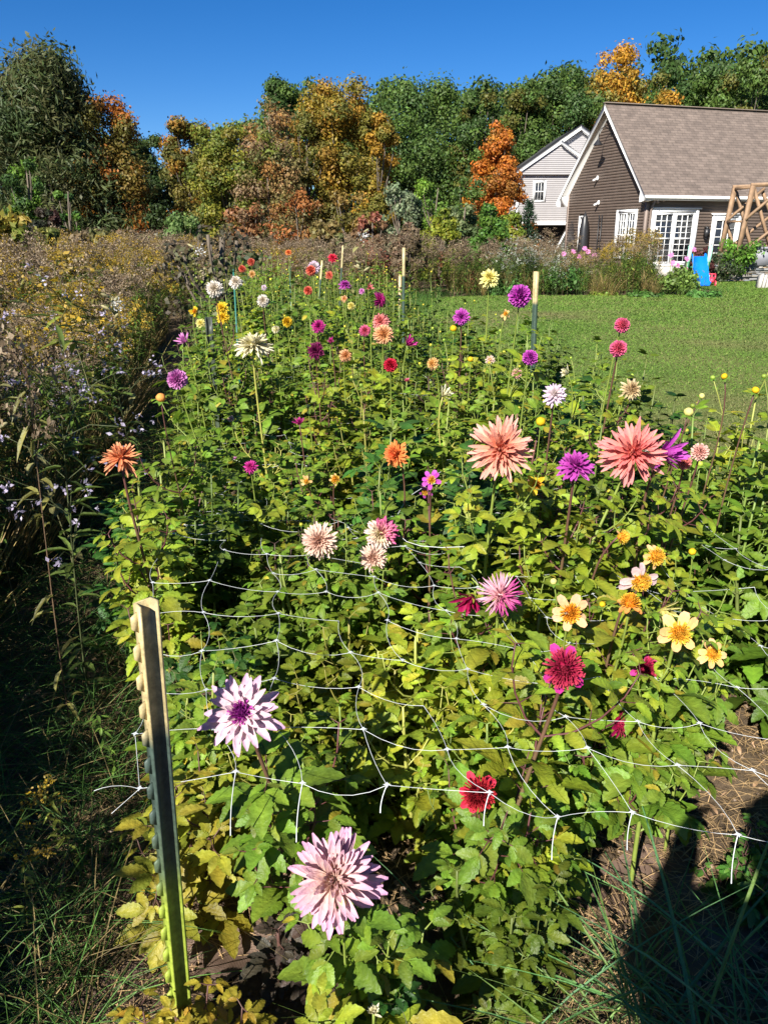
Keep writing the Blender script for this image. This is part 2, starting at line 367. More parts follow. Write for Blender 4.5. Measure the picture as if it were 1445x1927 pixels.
def fabric(cx, cy, lx, ly, rz, label):
    n = 40; U, Vv = np.meshgrid(np.linspace(-.5, .5, n), np.linspace(-.5, .5, n))
    c, s = math.cos(rz), math.sin(rz); ed = .03*noise2(U*9+cx, Vv*9, 1)
    x = cx+c*(U*lx+ed)-s*(Vv*ly); y = cy+s*(U*lx)+c*(Vv*ly+ed)
    z = soilz(x, y)+.012+.012*noise2(x, y, 8)
    i = np.arange(n-1)[:, None]*n; j = np.arange(n-1)[None]
    mb = MB(); mb.add(np.stack([x, y, z], -1).reshape(-1, 3), np.stack([i+j, i+j+1, i+n+j+1, i+n+j], -1).reshape(-1, 4))
    tag(mb.build('weed_barrier', FAB), label, 'fabric', 'strips of brown weed barrier fabric')
fabric(-.45, 1.42, 1.0, .22, R(48), 'brown woven fabric strip lying diagonally beside the foot of the near metal post')
fabric(-.75, 2.75, .55, .8, R(-8), 'brown ground fabric showing at the left bed edge above the lavender open bloom')
fabric(.72, 1.55, .35, .4, R(20), 'brown ground fabric under straw at the sunlit bare patch on the lower right')
fabric(-1.15, 4.6, .35, 1.6, R(10), 'brown ground fabric strip along the left bed edge beside the second post')

# ------------------------------------------------------------------ stuff on the ground: straw, leaf litter, grass
def scatter_blades(name, n, sampler, length, width, cols, T=BLADE, lean=.5, kind='stuff', mat=None, z0=0., upb=1.):
    x, y = sampler(n); n = len(x); a = rng.uniform(0, 2*math.pi, n); l = rng.uniform(*length, n)
    ln = rng.uniform(.05, lean, n)
    d = np.stack([np.cos(a)*ln, np.sin(a)*ln, np.full(n, upb)], 1)
    nn = np.stack([-np.cos(a), -np.sin(a), np.full(n, .25)], 1)
    ci = rng.integers(0, len(cols), n); cc = np.array(cols)[ci]*rng.uniform(.7, 1.3, (n, 1))
    mb = MB(); mb.inst(T, np.stack([x, y, np.full(n, z0)], 1), frames(d, nn), np.stack([l*rng.uniform(*width, n)/.07, l, l], 1), cc)
    return tag(mb.build(name, mat or M['leaf']), kind=kind)
n = 22000; x = rng.uniform(-1.2, 2.0, n); y = .9+3.3*rng.random(n)**1.3; a = rng.uniform(0, 6.28, n)
keep = (noise2(x, y, 3) > -.35) | (x > .4); x, y, a = x[keep], y[keep], a[keep]; n = len(x)
mb = MB(); l = rng.uniform(.03, .13, n)
mb.inst(BLADE, np.stack([x, y, soilz(x, y)+rng.uniform(.01, .035, n)], 1), frames(np.stack([np.cos(a), np.sin(a), rng.normal(.08, .1, n)], 1), np.tile([0, 0, 1.], (n, 1))), np.stack([l*0+.03, l, l*.5], 1), np.array([.38, .27, .14])*rng.uniform(.4, 1.2, (n, 1)))
tag(mb.build('straw', M['stem']), 'thin dry straw littering the bare soil', 'straw', kind='stuff')
n = 2200; x = rng.uniform(-1.8, 2.4, n); y = rng.uniform(.9, 5, n); a = rng.uniform(0, 6.28, n)
mb = MB(); mb.inst(LEAF_MID, np.stack([x, y, soilz(x, y)+rng.uniform(.01, .03, n)], 1), frames(np.stack([np.cos(a), np.sin(a), rng.normal(.1, .25, n)], 1), np.stack([rng.normal(0, .4, n), rng.normal(0, .4, n), np.ones(n)], 1)), np.stack([rng.uniform(.008, .03, n), rng.uniform(.02, .045, n), rng.uniform(.03, .09, n)], 1), np.array([.18, .12, .07])*rng.uniform(.4, 1.6, (n, 1)))
tag(mb.build('leaf_litter', M['stem']), 'withered brown leaves and crumbs lying on the soil', 'leaf litter', kind='stuff')
# soil crumbs
n = 5000; x = rng.uniform(-1.6, 2.4, n); y = rng.uniform(.85, 4, n)
cr = MB(); ico(cr, (0, 0, 0), (1, .8, .6), (1, 1, 1), 5, 3); q = rng.uniform(0, 6.28, n)
Rm = np.zeros((n, 3, 3)); Rm[:, 0, 0] = np.cos(q); Rm[:, 0, 1] = -np.sin(q); Rm[:, 1, 0] = np.sin(q); Rm[:, 1, 1] = np.cos(q); Rm[:, 2, 2] = 1
mb = MB(); mb.inst(cr.template(), np.stack([x, y, soilz(x, y)], 1), Rm, rng.uniform(.003, .014, n), np.array([.13, .09, .06])*rng.uniform(.5, 1.5, (n, 1)))
tag(mb.build('soil_crumbs', M['stem'], smooth=False), 'small crumbs of earth on the bare soil', 'soil', kind='stuff')

def lawn_s(n):
    y = 3+28*rng.random(n)**1.25; lo = lawn_left(y); x = lo+(y*.62+1.5-lo)*rng.random(n); k = (x > lo) & (x < y*.62+2); return x[k], y[k]
G3 = (np.array([(-.5, 0, 0), (.5, 0, 0), (0, 1, -.15)]), [np.array([[0, 1, 2]])], np.ones((3, 3)))
gcols = [(.16, .275, .045), (.185, .30, .05), (.14, .25, .042), (.28, .30, .10)]
x, y = lawn_s(150000); n = len(x); a = rng.uniform(0, 6.28, n); l = rng.uniform(.02, .042, n)*(1+y/22); wd = .004+.0015*y
dd = np.stack([np.cos(a)*1.3, np.sin(a)*1.3, np.ones(n)], 1); nn = np.stack([-np.cos(a), -np.sin(a), np.full(n, 1.3)], 1)
cc = np.array(gcols)[rng.choice(4, n, p=[.35, .35, .2, .1])]*rng.uniform(.85, 1.15, (n, 1))
dry = np.clip(noise2(x, y, .55)*1.5-.25, 0, .8)[:, None]*(y < 18)[:, None]; cc = cc*(1-dry)+dry*np.array([.24, .20, .10])
mb = MB(); mb.inst(G3, np.stack([x, y, np.full(n, .015)], 1), frames(dd, nn), np.stack([wd, l, l], 1), cc)
tag(mb.build('lawn_grass', M['leaf'], smooth=False), 'short mown lawn grass right of the flower beds', 'grass', kind='stuff')

def bed_left(y): return np.interp(y, [0, 1.15, 4.8, 9, 15], [-.35, -.5, -1.15, -1.9, -3.3])
def bed_right(y): return np.interp(y, [1, 2.5, 5, 8, 12, 15], [1.9, 1.9, 1.35, .80, .10, -.3])
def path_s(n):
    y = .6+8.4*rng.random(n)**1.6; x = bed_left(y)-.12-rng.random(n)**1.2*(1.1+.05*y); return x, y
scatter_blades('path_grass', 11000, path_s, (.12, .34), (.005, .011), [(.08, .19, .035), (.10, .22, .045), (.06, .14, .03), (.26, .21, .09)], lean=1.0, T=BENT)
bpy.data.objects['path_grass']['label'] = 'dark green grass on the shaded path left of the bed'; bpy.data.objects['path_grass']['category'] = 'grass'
def right_s(n):
    x = rng.normal(.70, .22, n); y = rng.normal(1.10, .10, n); return x, y
o = scatter_blades('foxtail_grass', 190, right_s, (.2, .5), (.008, .019), [(.10, .24, .10), (.11, .26, .08), (.14, .24, .06)], lean=1.0, T=BENT); tag(o, 'broad bluish green grass blades in the shaded lower right corner', 'grass')
def mid_s(n):
    x = rng.uniform(-.1, .6, n); y = rng.uniform(.98, 1.3, n); return x, y
o = scatter_blades('thin_grass', 420, mid_s, (.06, .26), (.002, .005), [(.12, .2, .04), (.3, .25, .1), (.08, .16, .03)], lean=.9, T=BENT); tag(o, 'thin grass growing through the straw at the front of the bed', 'grass')
def edge_s(n):
    y = rng.uniform(9, 24, n); x = lawn_left(y)+rng.normal(-.1, .35, n); return x, y
o = scatter_blades('rough_grass', 4200, edge_s, (.15, .45), (.01, .02), [(.08, .18, .03), (.10, .2, .04), (.06, .15, .03)], lean=.9); tag(o, 'long rough grass along the far edge of the lawn', 'grass')

# ------------------------------------------------------------------ trellis netting
def net_z(x, y): return .70+.035*np.sin(x*3.1+y*1.7)+.03*np.sin(y*2.9-x*1.3+1)-.10*np.clip((y-1.9)/1.2, 0, 1)
def net_pos(i, j):
    y = 1.17+.152*j; x = bed_left(y)+(.055 if j == 0 else .02)+.155*i+.02*math.sin(i*1.9+j*.8)
    y += .022*math.sin(i*1.3-j*.7)-.05*max(0, i-5)*.35*(1 if j < 3 else .3)
    z = net_z(x, y)+.012*math.sin(i*2.3+j*1.1)-(.05 if j == 0 and i > 4 else 0)
    return np.array([x, y, z])
nb = MB(); NI, NJ = 13, 36; ncol = (1, 1, 1)
def strand(a, b, dz, bulge, r=.00052):
    m = (a+b)/2; P = bez(a, a+(b-a)*.33+bulge-[0, 0, dz], b-(b-a)*.33+bulge-[0, 0, dz], b, 6); tube(nb, P, [r*1.3, r, r, r, r, r*1.3], 4, ncol, False)
for j in range(NJ):
    for i in range(NI):
        if rng.random() < (.05 if j < 6 else .3 if j < 15 else .55) and j > 1: continue
        p = net_pos(i, j)
        if i < NI-1:
            q = net_pos(i+1, j); strand(p, q, rng.uniform(0, .02), np.array([0, .022*math.sin(i*2.7+j*1.9), 0]))
        if j < NJ-1 and not (j < 1 and i > 8):
            q = net_pos(i, j+1); strand(p, q, rng.uniform(0, .01), np.array([.022*math.sin(i*1.1+j*2.3), 0, 0]))
        if j < 14: nb.add(p+np.array([(-.008, 0, .001), (-.0025, -.0025, .002), (0, -.008, .001), (.0025, -.0025, .002), (.008, 0, .001), (.0025, .0025, .002), (0, .008, .001), (-.0025, .0025, .002)]), [np.array([[0, 1, 6, 7], [1, 2, 3, 6], [3, 4, 5, 6]])], ncol)
for i in range(1, NI-4):                                 # cut tails hanging off the front row
    p = net_pos(i, 0); l = [.05, .10, .09, .03, .04, .06, .05, .07][i % 8]
    strand(p, p+np.array([-.012, -.03, -l*1.2]), 0, np.array([-.004, 0, 0]), .001)
p = net_pos(0, 0); strand(p, p+np.array([-.075, -.02, .012]), 0, np.array([0, 0, .012])); strand(p, p+np.array([-.045, -.03, -.03]), 0, np.zeros(3))
# three longer loose strands lying over the middle of the bed
for k_, (x0, y0) in enumerate([(-.3, 3.4), (.2, 3.9), (.6, 3.2), (-.1, 4.6), (.35, 2.9)]):
    a = rng.uniform(0, 6.28); P = [np.array([x0+.16*t*math.cos(a+t*.5), y0+.16*t*math.sin(a+t*.6), net_z(x0, y0)+.08+.03*math.sin(t*1.7)]) for t in np.linspace(0, 4, 14)]
    tube(nb, P, .0013, 4, ncol, False)
tag(nb.build('trellis_net', M['net']), 'white plastic trellis netting stretched flat across the dahlia bed', 'netting')

# ------------------------------------------------------------------ posts
def mat_post(name, bands):
    """painted steel post: paint colour by height; the near post also carries painted shade and sunlight"""
    m, N, L = nodes_of(name); b = N['Principled BSDF']; b.inputs['Roughness'].default_value = .5
    tc = N.new('ShaderNodeTexCoord'); sp = N.new('ShaderNodeSeparateXYZ'); L.new(tc.outputs['Object'], sp.inputs[0])
    n = N.new('ShaderNodeTexNoise'); n.inputs['Scale'].default_value = 9; n.inputs['Detail'].default_value = 6; mp = N.new('ShaderNodeMapping'); mp.inputs['Scale'].default_value = (6, 6, 1)
    L.new(tc.outputs['Object'], mp.inputs[0]); L.new(mp.outputs[0], n.inputs['Vector'])
    r = N.new('ShaderNodeValToRGB'); e = r.color_ramp.elements
    e[0].position = bands[0][0]; e[0].color = (*bands[0][1], 1); e[1].position = bands[1][0]; e[1].color = (*bands[1][1], 1)
    for p_, c_ in bands[2:]: q = e.new(p_); q.color = (*c_, 1)
    a = N.new('ShaderNodeMath'); a.operation = 'MULTIPLY_ADD'; a.inputs[1].default_value = .02; L.new(n.outputs[0], a.inputs[0]); L.new(sp.outputs[2], a.inputs[2])
    d = N.new('ShaderNodeMath'); d.operation = 'DIVIDE'; d.inputs[1].default_value = 2; L.new(a.outputs[0], d.inputs[0]); L.new(d.outputs[0], r.inputs[0])
    rr = N.new('ShaderNodeMapRange'); rr.inputs['From Min'].default_value = .35; rr.inputs['From Max'].default_value = .65; rr.inputs['To Min'].default_value = .55; rr.inputs['To Max'].default_value = 1.15; n9 = N.new('ShaderNodeTexNoise'); n9.inputs['Scale'].default_value = 55; n9.inputs['Detail'].default_value = 8; n9.inputs['Roughness'].default_value = .75; L.new(tc.outputs['Object'], n9.inputs['Vector']); L.new(n9.outputs[0], rr.inputs['Value'])
    x = N.new('ShaderNodeMix'); x.data_type = 'RGBA'; x.blend_type = 'MULTIPLY'; x.inputs[0].default_value = 1; L.new(r.outputs[0], x.inputs[6]); L.new(rr.outputs[0], x.inputs[7]); L.new(x.outputs[2], b.inputs['Base Color'])
    return m
CREAM = (.50, .40, .20); PG = (.05, .085, .06); LIT_YG = (.30, .38, .05)
def t_post(base, top, rz, label, bands, wide=.036, teeth=True, group='metal posts holding the netting'):
    base = np.array(base, float); top = np.array(top, float); h = np.linalg.norm(top-base)
    root = empty('fence_post', base, label, 'fence post', group)
    root.rotation_euler = (Matrix(((1, 0, 0), (0, 1, 0), (0, 0, 1))).to_quaternion() @ Vector(tuple(top-base)).to_track_quat('Z', 'Y')).to_euler()
    c, s = math.cos(rz), math.sin(rz); m = mat_post('post_colour', bands)
    # U-shaped rail: back web with two flanges turned forwards, rolled section
    prof = np.array([(-wide*.5, -.010), (-wide*.42, -.013), (-wide*.34, .004), (wide*.30, .006), (wide*.36, -.012), (wide*.5, -.010), (wide*.46, .010), (-wide*.46, .009)])
    prof = prof@np.array([[c, s], [-s, c]])
    zs = np.linspace(0, h, 14); n = len(prof)
    V = np.array([(p[0], p[1], z) for z in zs for p in prof]); i = np.arange(len(zs)-1)[:, None]*n; j = np.arange(n)[None]; k = (j+1) % n
    F = np.stack([i+j, i+k, i+n+k, i+n+j], -1).reshape(-1, 4); e = (len(zs)-1)*n
    mb = MB(); mb.add(V, [F, np.array([[e+0, e+1, e+2, e+7], [e+7, e+2, e+3, e+6], [e+6, e+3, e+4, e+5]])]); mb.build('rail', m, root, smooth=False)
    if teeth:
        mb = MB(); z = h-.03
        while z > .05:
            t = np.array([(-wide*.45, -.004, z-.021), (-wide*.45, -.004, z+.019), (-wide*.45-.013, -.004, z+.011), (-wide*.45-.013, -.004, z-.010)])
            q = t.copy(); q[:, 1] += .004; W = np.vstack([t, q]); W[:, :2] = W[:, :2]@np.array([[c, s], [-s, c]])
            mb.add(W, np.array([(0, 1, 2, 3), (7, 6, 5, 4), (0, 4, 5, 1), (1, 5, 6, 2), (2, 6, 7, 3), (3, 7, 4, 0)])); z -= .057
        mb.build('stud', m, root, smooth=False)['kind'] = 'stuff'
    return root
def zb(h, topc=.22):
    a = (h-topc)/2
    return [(0, PG), (a-.004, PG), (a+.004, CREAM)]
b0 = (-.425, 1.17, -.05); t0 = at(274, 1132, 1.15)
t_post(b0, t0, R(-10), 'nearest metal post, faded cream top, foot painted sunlit green and a row of side teeth', [(0, LIT_YG), (.25, LIT_YG), (.29, (.09, .13, .07)), (.36, (.055, .085, .07)), (.435, (.055, .085, .07)), (.455, CREAM)], .038)  # dark middle stands for shade, bright foot for sunlight, both put into the colour
t_post((-1.07, 4.85, -.05), at(393, 597, 4.8), R(-10), 'dark green metal post at the left bed edge beside the cream dahlia', [(0, (.16, .19, .10)), (.3, (.05, .07, .045)), (.45, (.045, .06, .04)), (.6, (.04, .05, .04))], .044, False)
t_post((.97, 4.95, -.05), at(1009, 511, 4.95), R(8), 'cream topped metal post at the right bed edge beside the violet ball dahlia', zb(1.53), .04)
t_post((.17, 6.9, -.05), at(760, 466, 6.9), R(5), 'cream topped post with dark bolt holes rising behind the beds', zb(1.6), .034, False)
t_post((-.85, 9, -.05), at(606, 490, 9), R(5), 'narrow cream topped post behind the pale lilac bloom', zb(1.5, .25), .05, False)
t_post((-.72, 12, -.05), at(645, 462, 12), R(5), 'farthest short cream post top in front of the red brush', zb(1.55, .3), .06, False)
def stake(p, z, w_, mat, name, label, cat):
    mb = MB(); bar(mb, (p[0], p[1], -.02), (p[0]+.01, p[1], z), w_, w_*.7); bar(mb, (p[0]+.0101, p[1], z), (p[0]+.0101, p[1], z+.02), w_*.6, w_*.4)
    tag(mb.build(name, mat, smooth=False), label, cat)
p = at(437, 512, 5.6); stake(p, p[2], .010, M['teal'], 'garden_stake', 'thin teal green plastic stake behind the white dahlias', 'stake')
p = at(751, 520, 10.8); stake(p, p[2], .035, M['stakewood'], 'wooden_stake', 'short pale wooden stake beside the bolt holed post', 'stake')
p = at(543, 482, 8.5); stake(p, p[2]-.12, .016, M['dgreen'], 'bamboo_stake', 'dark thin stake under the small orange bloom', 'stake')

# ------------------------------------------------------------------ dahlia blooms
def petal(L_, W, tip, cup, bend, cb, ct, rows=6, roll=0., cm=None):
    t = np.linspace(0, 1, rows); a = bend*t; dl = L_/(rows-1)
    y = np.concatenate([[0], np.cumsum(np.cos((a[1:]+a[:-1])/2)*dl)]); z = np.concatenate([[0], np.cumsum(np.sin((a[1:]+a[:-1])/2)*dl)])
    w_ = ((t*.88+.12)**.7)*((1.0-t*.985)**tip); w_ = w_/w_.max()*W
    V = np.zeros((rows, 3, 3)); V[:, 0, 0] = -w_; V[:, 2, 0] = w_; V[:, :, 1] = y[:, None]; V[:, :, 2] = z[:, None]
    up = cup*w_; V[:, 0, 2] += up*np.cos(a); V[:, 2, 2] += up*np.cos(a); V[:, 0, 1] -= up*np.sin(a); V[:, 2, 1] -= up*np.sin(a)
    V[:, 0, 0] *= 1-roll; V[:, 2, 0] *= 1-roll
    cc = np.asarray(cb)*(1-t[:, None]**1.3)+np.asarray(ct)*t[:, None]**1.3
    cc = np.repeat(cc[:, None], 3, 1); cc[:, 1] *= .93
    i = np.arange(rows-1)[:, None]*3; j = np.arange(2)[None]
    return V.reshape(-1, 3), np.stack([i+j, i+j+1, i+j+4, i+j+3], -1).reshape(-1, 4), cc.reshape(-1, 3)
GA = math.pi*(3-math.sqrt(5))
def petals(mb, c, ax, Rr, n, el0, el1, L0, L1, W0, W1, tip, cup, bend, pal, r0=.12, roll=0., rows=6, jit=.08, elp=1., skip=0., half=None):
    """spiral of petals from the outermost (el0, L0) to the innermost (el1, L1)"""
    F_ = frames(np.cross(ax, [.31, .2, .93]), ax)[0]; s, u, a3 = F_[:, 0], F_[:, 1], F_[:, 2]
    co, ci, ct = [np.array(q, float) for q in pal[:3]]
    for i in range(n):
        f = (i+.5)/n
        if skip and rng.random() < skip: continue
        ph = i*GA+rng.normal(0, jit); el = el0+(el1-el0)*f**elp+rng.normal(0, jit)
        rad = s*math.cos(ph)+u*math.sin(ph); d = rad*math.cos(el)+a3*math.sin(el); nn = a3*math.cos(el)-rad*math.sin(el)
        if half is not None and rad@half > .15: col_o = np.array(pal[3])
        else: col_o = co
        ff = f**1.5; cb = col_o*(1-ff)+ci*ff; ctt = (ct*(1-ff*.6)+ci*ff*.6) if half is None or rad@half <= .15 else np.array(pal[3])
        k = rng.uniform(.82, 1.08)
        Ln = (L0+(L1-L0)*f)*Rr*rng.uniform(.88, 1.1)
        V, Fq, cc = petal(Ln, (W0+(W1-W0)*f)*Rr, tip, cup, bend+rng.normal(0, .28 if Rr > .04 else .15), ci*.45+cb*.55 if len(pal) > 2 else cb, ctt, rows, roll)
        tw = rng.normal(0, .16); sd = norm(np.cross(d, nn)); sd2 = sd*math.cos(tw)+nn*math.sin(tw); nn2 = np.cross(sd2, d)
        W_ = V@np.stack([sd2, d, nn2], 0)+np.asarray(c)+d*r0*Rr
        mb.add(W_, Fq, np.clip(cc*k, 0, .95))
def tuft(mb, c, ax, Rr, n, pal, elmin=-.1, L_=.85, W=.09):
    """domed centre of short tubular florets"""
    ico(mb, c, Rr*.5, np.array(pal[1])*.9, 12, 8, ax); petals(mb, c, ax, Rr, int(n*2.4), elmin, 1.57, L_*.5, L_*.46, W*.75, W*.6, .12, 1.5, .55, (pal[0], pal[1], pal[2]), r0=.48, rows=3, jit=.10, elp=.72)
P_ = dict(  # outer, inner, tip (, other half)
 lav=((.90,.74,.70),(.45,.03,.28),(.76,.44,.68)), lavd=((.90,.74,.72),(.88,.62,.42),(.72,.38,.62)),
 peach=((.88,.60,.36),(.88,.22,.10),(.86,.46,.40)), coralpeach=((.88,.50,.33),(.86,.10,.09),(.84,.34,.34)),
 orange=((.85,.24,.10),(.85,.30,.12),(.86,.42,.22)), orange2=((.85,.40,.10),(.82,.11,.04),(.86,.30,.08)), coral=((.85,.20,.12),(.82,.12,.07),(.85,.26,.17)),
 cream=((.84,.78,.52),(.80,.74,.30),(.86,.82,.64)), creampink=((.86,.72,.56),(.82,.48,.34),(.86,.66,.56)), creammag=((.86,.78,.60),(.84,.78,.34),(.84,.56,.62),(.72,.10,.36)),
 pinkwhite=((.82,.60,.66),(.84,.38,.36),(.80,.44,.64),(.60,.06,.36)), purple=((.44,.035,.36),(.34,.015,.26),(.55,.10,.48)), violet=((.52,.03,.46),(.44,.02,.38),(.66,.14,.60)),
 lilac=((.70,.20,.58),(.62,.14,.50),(.78,.36,.68)), palelilac=((.78,.62,.80),(.82,.74,.62),(.74,.56,.78)), hotpink=((.70,.06,.20),(.76,.12,.12),(.74,.16,.38)),
 magenta=((.48,.012,.20),(.42,.01,.14),(.62,.05,.34)), crimson=((.36,.008,.05),(.30,.006,.03),(.44,.01,.14)), red=((.68,.015,.06),(.60,.01,.03),(.72,.04,.10)), maroon=((.10,.004,.035),(.12,.01,.05),(.20,.01,.09)),
 yellow=((.82,.56,.02),(.80,.46,.01),(.84,.64,.05)), paleyel=((.84,.78,.26),(.80,.68,.10),(.86,.82,.36)), white=((.84,.80,.76),(.82,.70,.46),(.86,.82,.78)), peachball=((.88,.50,.20),(.86,.38,.08),(.88,.52,.34)), paleyelp=((.88,.56,.16),(.85,.46,.06),(.88,.56,.30)),
 pinkball=((.82,.46,.40),(.80,.40,.34),(.84,.56,.48)), blush=((.84,.62,.56),(.80,.56,.20),(.84,.60,.62)), salmon=((.82,.28,.26),(.80,.2,.16),(.82,.34,.34)),
 brownyel=((.84,.68,.38),(.36,.18,.05),(.84,.70,.42)))
YT = ((.84,.50,.03),(.80,.30,.02),(.86,.62,.08)); YO = ((.80,.36,.02),(.78,.22,.01),(.85,.50,.05)); CT = ((.42,.008,.085),(.30,.005,.045),(.55,.06,.11)); RT = ((.34,.01,.03),(.22,.005,.015),(.48,.03,.04))
P_ = {k: tuple(tuple(np.array(q)*(np.array([.86, .84, .84]))) for q in v) for k, v in P_.items()}
def build_bloom(kind, pal, c, ax, d, root):
    Rr = d/2; mb = MB(); p = P_[pal]; big = d > .085; fine = 6 if big else 4; m2 = None; q = 1 if d > .06 else .7
    if kind == 'plate':
        petals(mb, c, ax, Rr, 120, -.55, 1.4, 1.02, .42, .085, .045, .55, .65, .14, p, .1, .1, 7, .16)
    elif kind == 'cafe':
        petals(mb, c, ax, Rr, 150, -.65, 1.4, 1.06, .38, .115, .04, .55, .8, .2, p, .1, .08, 7, .2)
    elif kind == 'open':
        petals(mb, c, ax, Rr, 46, -.3, .8, 1.05, .48, .13, .08, .62, .9, .05, (p[0], p[0], p[2]), .1, 0, 7, .07)
        m2 = MB(); tuft(m2, c+ax*Rr*.08, ax, Rr*.42, 80, (p[1], (.30, .01, .28), (.62, .12, .55)), .1, .95, .07)
    elif kind == 'cactus':
        h = frames(np.cross(ax, [.31, .2, .93]), ax)[0]
        petals(mb, c, ax, Rr, 170, -.6, 1.4, 1.0, .45, .045, .028, .6, .9, .1, p, .08, .15, 5, .12, half=norm(np.array([.8, -.1, -.5])) if len(p) > 3 else None)
    elif kind == 'formal':
        petals(mb, c, ax, Rr, int(130*q), -.8, 1.35, .92, .36, .10, .045, .45, .9, .3, p, .14, .1, fine, .05, half=norm(np.array([.7, -.1, .7])) if len(p) > 3 else None)
    elif kind == 'decor':
        petals(mb, c, ax, Rr, int(90*q), -.5, 1.3, .98, .42, .125, .06, .5, .5, .15, p, .12, 0, fine, .1)
    elif kind == 'ball':
        petals(mb, c, ax, Rr, int(120*q), -1.05, 1.45, .66, .55, .15, .09, .12, .95, .35, p, .34, .12, 4, .03, .9)
    elif kind == 'pompon':
        petals(mb, c, ax, Rr, int(80*q), -1.1, 1.45, .62, .55, .18, .1, .12, .95, .4, p, .38, .12, 4, .03, .9)
    elif kind in ('anem', 'anemlow'):
        n = 8 if kind == 'anem' else 7
        petals(mb, c, ax, Rr, n, -.15, .12, .92, .85, .23, .2, .3, .25, -.1, (p[0], p[0], p[2]), .08, 0, 6, .1, skip=.12)
        t_ = dict(peachball=YO, paleyelp=YT, yellow=YO, crimson=CT, magenta=CT, red=RT, lilac=YT, violet=YT, blush=YT, peach=YT).get(pal, YT)
        m2 = MB(); tuft(m2, c+ax*Rr*.04, ax, Rr*(.60 if kind == 'anem' else .52), 90 if big else 55, t_, .0, .95, .065)
    elif kind == 'puff':                      # anemone seen past its outer petals: big domed tuft, a few short petals
        petals(mb, c, ax, Rr, 8, -.45, -.1, .98, .9, .2, .2, .35, .4, -.1, (p[0], p[0], p[2]), .08, 0, 6, .12, skip=.2)
        t_ = dict(crimson=CT, magenta=CT, red=RT, orange2=YO).get(pal, YT)
        m2 = MB(); tuft(m2, c+ax*Rr*.05, ax, Rr*.86, 120 if big else 80, t_, -.15, .95, .055)
    elif kind == 'half':                      # half closed, petals still cupped forwards
        petals(mb, c-ax*Rr*.5, ax, Rr, 22, .55, 1.35, 1.5, 1.1, .17, .1, .5, .6, .25, p, .06, 0, 5, .1)
    elif kind == 'bud':
        flower_bud(mb, np.asarray(c), ax, Rr, np.array(p[0]))
        root_b = mb.build('bud', M['petal'], root); return root_b
    if kind in ('plate', 'cafe', 'cactus', 'formal', 'decor', 'ball', 'pompon'): ico(mb, c, Rr*(.5 if kind in ('ball', 'pompon') else .22), np.array(p[1])*.5+np.array(p[0])*.5, 10, 7, ax)
    o = mb.build('bloom', M['petal'], root)
    if m2: m2.build('flower_centre', M['petal'], o)
    return o
MAR = (.10, .035, .035); GRN = (.17, .22, .04); YGS = (.36, .34, .08); GB = 'dahlia blooms standing over the bed'
def dahlia(px, py, dpx, real, kind, pal, axis, label, stem=GRN, foot=None, leaves=1, depth=None, cat='dahlia'):
    rng.normal()
    dep = depth or real*FPX/dpx
    if depth: real = dpx*depth/FPX
    c = at_depth(px, py, dep)
    real *= (1.14 if kind == 'formal' else 1.06) if real < .12 else (1.05 if kind == 'cafe' else .98); a, b, f = axis; vd = norm(np.array([-c[0]*.6, -c[1], 0])); rt = np.array([-vd[1], vd[0], 0])*1.0; rt = np.array([1., 0, 0]) if abs(rt[0]) < 1e-6 else rt*np.sign(rt[0])
    ax = norm(a*rt+b*np.array([0, 0, 1.])+f*vd); R0 = real/2
    ft = np.array([c[0]*.97+(foot[0] if foot else rng.normal(0, .05)), c[1]+(foot[1] if foot else .10+rng.uniform(0, .12)), -.01])
    root = empty('dahlia', ft, label, cat)
    back = c-ax*R0*.25; hgt = c[2]
    P1 = back-ax*min(.10, hgt*.2)-np.array([0, 0, hgt*.12]); P2 = ft+np.array([(c[0]-ft[0])*.3, 0, hgt*.55])
    P = bez(back, P1, P2, ft, 14)[::-1]-ft
    st = MB(); L = Leaves(); r_ = .0035 if real > .1 else .0026
    if kind == 'bud': r_ = .002
    col = np.array(stem); cols = np.linspace(0, 1, 14)[:, None]; cols = col*cols+(col*.6+np.array(GRN)*.4)*(1-cols)
    tube(st, P, np.linspace(r_*1.9, r_, 14), 6, cols)
    ico(st, c-ft-ax*R0*.2, (R0*.16, R0*.16, R0*.14), (.12, .2, .04), 7, 5, ax)
    if leaves:
        near = dep < 2.3
        shoot(st, L, P, .14, .62 if leaves == 1 else .8, 6 if hgt > .6 else 4, .17 if near else .15, tuple(col), 5 if near else 3, .45, .004)
        for q in range(2):
            i0 = 3+2*q; a_ = rng.uniform(0, 6.28); ln = rng.uniform(.14, .26); e = P[i0]+np.array([math.cos(a_)*ln*.6, math.sin(a_)*ln*.6, ln])
            B = bez(P[i0], P[i0]+[math.cos(a_)*ln*.4, math.sin(a_)*ln*.4, .03], e-[0, 0, ln*.5], e, 6); tube(st, B, np.linspace(.0035, .002, 6), 4, tuple(col))
            shoot(st, L, B, .3, 1, 4, .12, tuple(col), 3)
        mb = MB(); L.mesh(mb, LEAF_HI if near else (LEAF_MID if dep < 5 else LEAF_LO), GREEN if rng.random() < .6 else LIME, .05)
        mb.build('foliage', M['leaf'], root)
    st.build('stem', M['stem'], root)
    o = build_bloom(kind, pal, c-ft, ax, real, root)
    return root, c, ax
UP = (0, 1, .35); FR = (0, .35, 1); FU = (0, .7, .8); FL = (-.5, .4, .8); FRR = (.5, .4, .8); SL = (-1, .2, .3); SR = (1, .2, .3); DN = (0, -.3, 1)
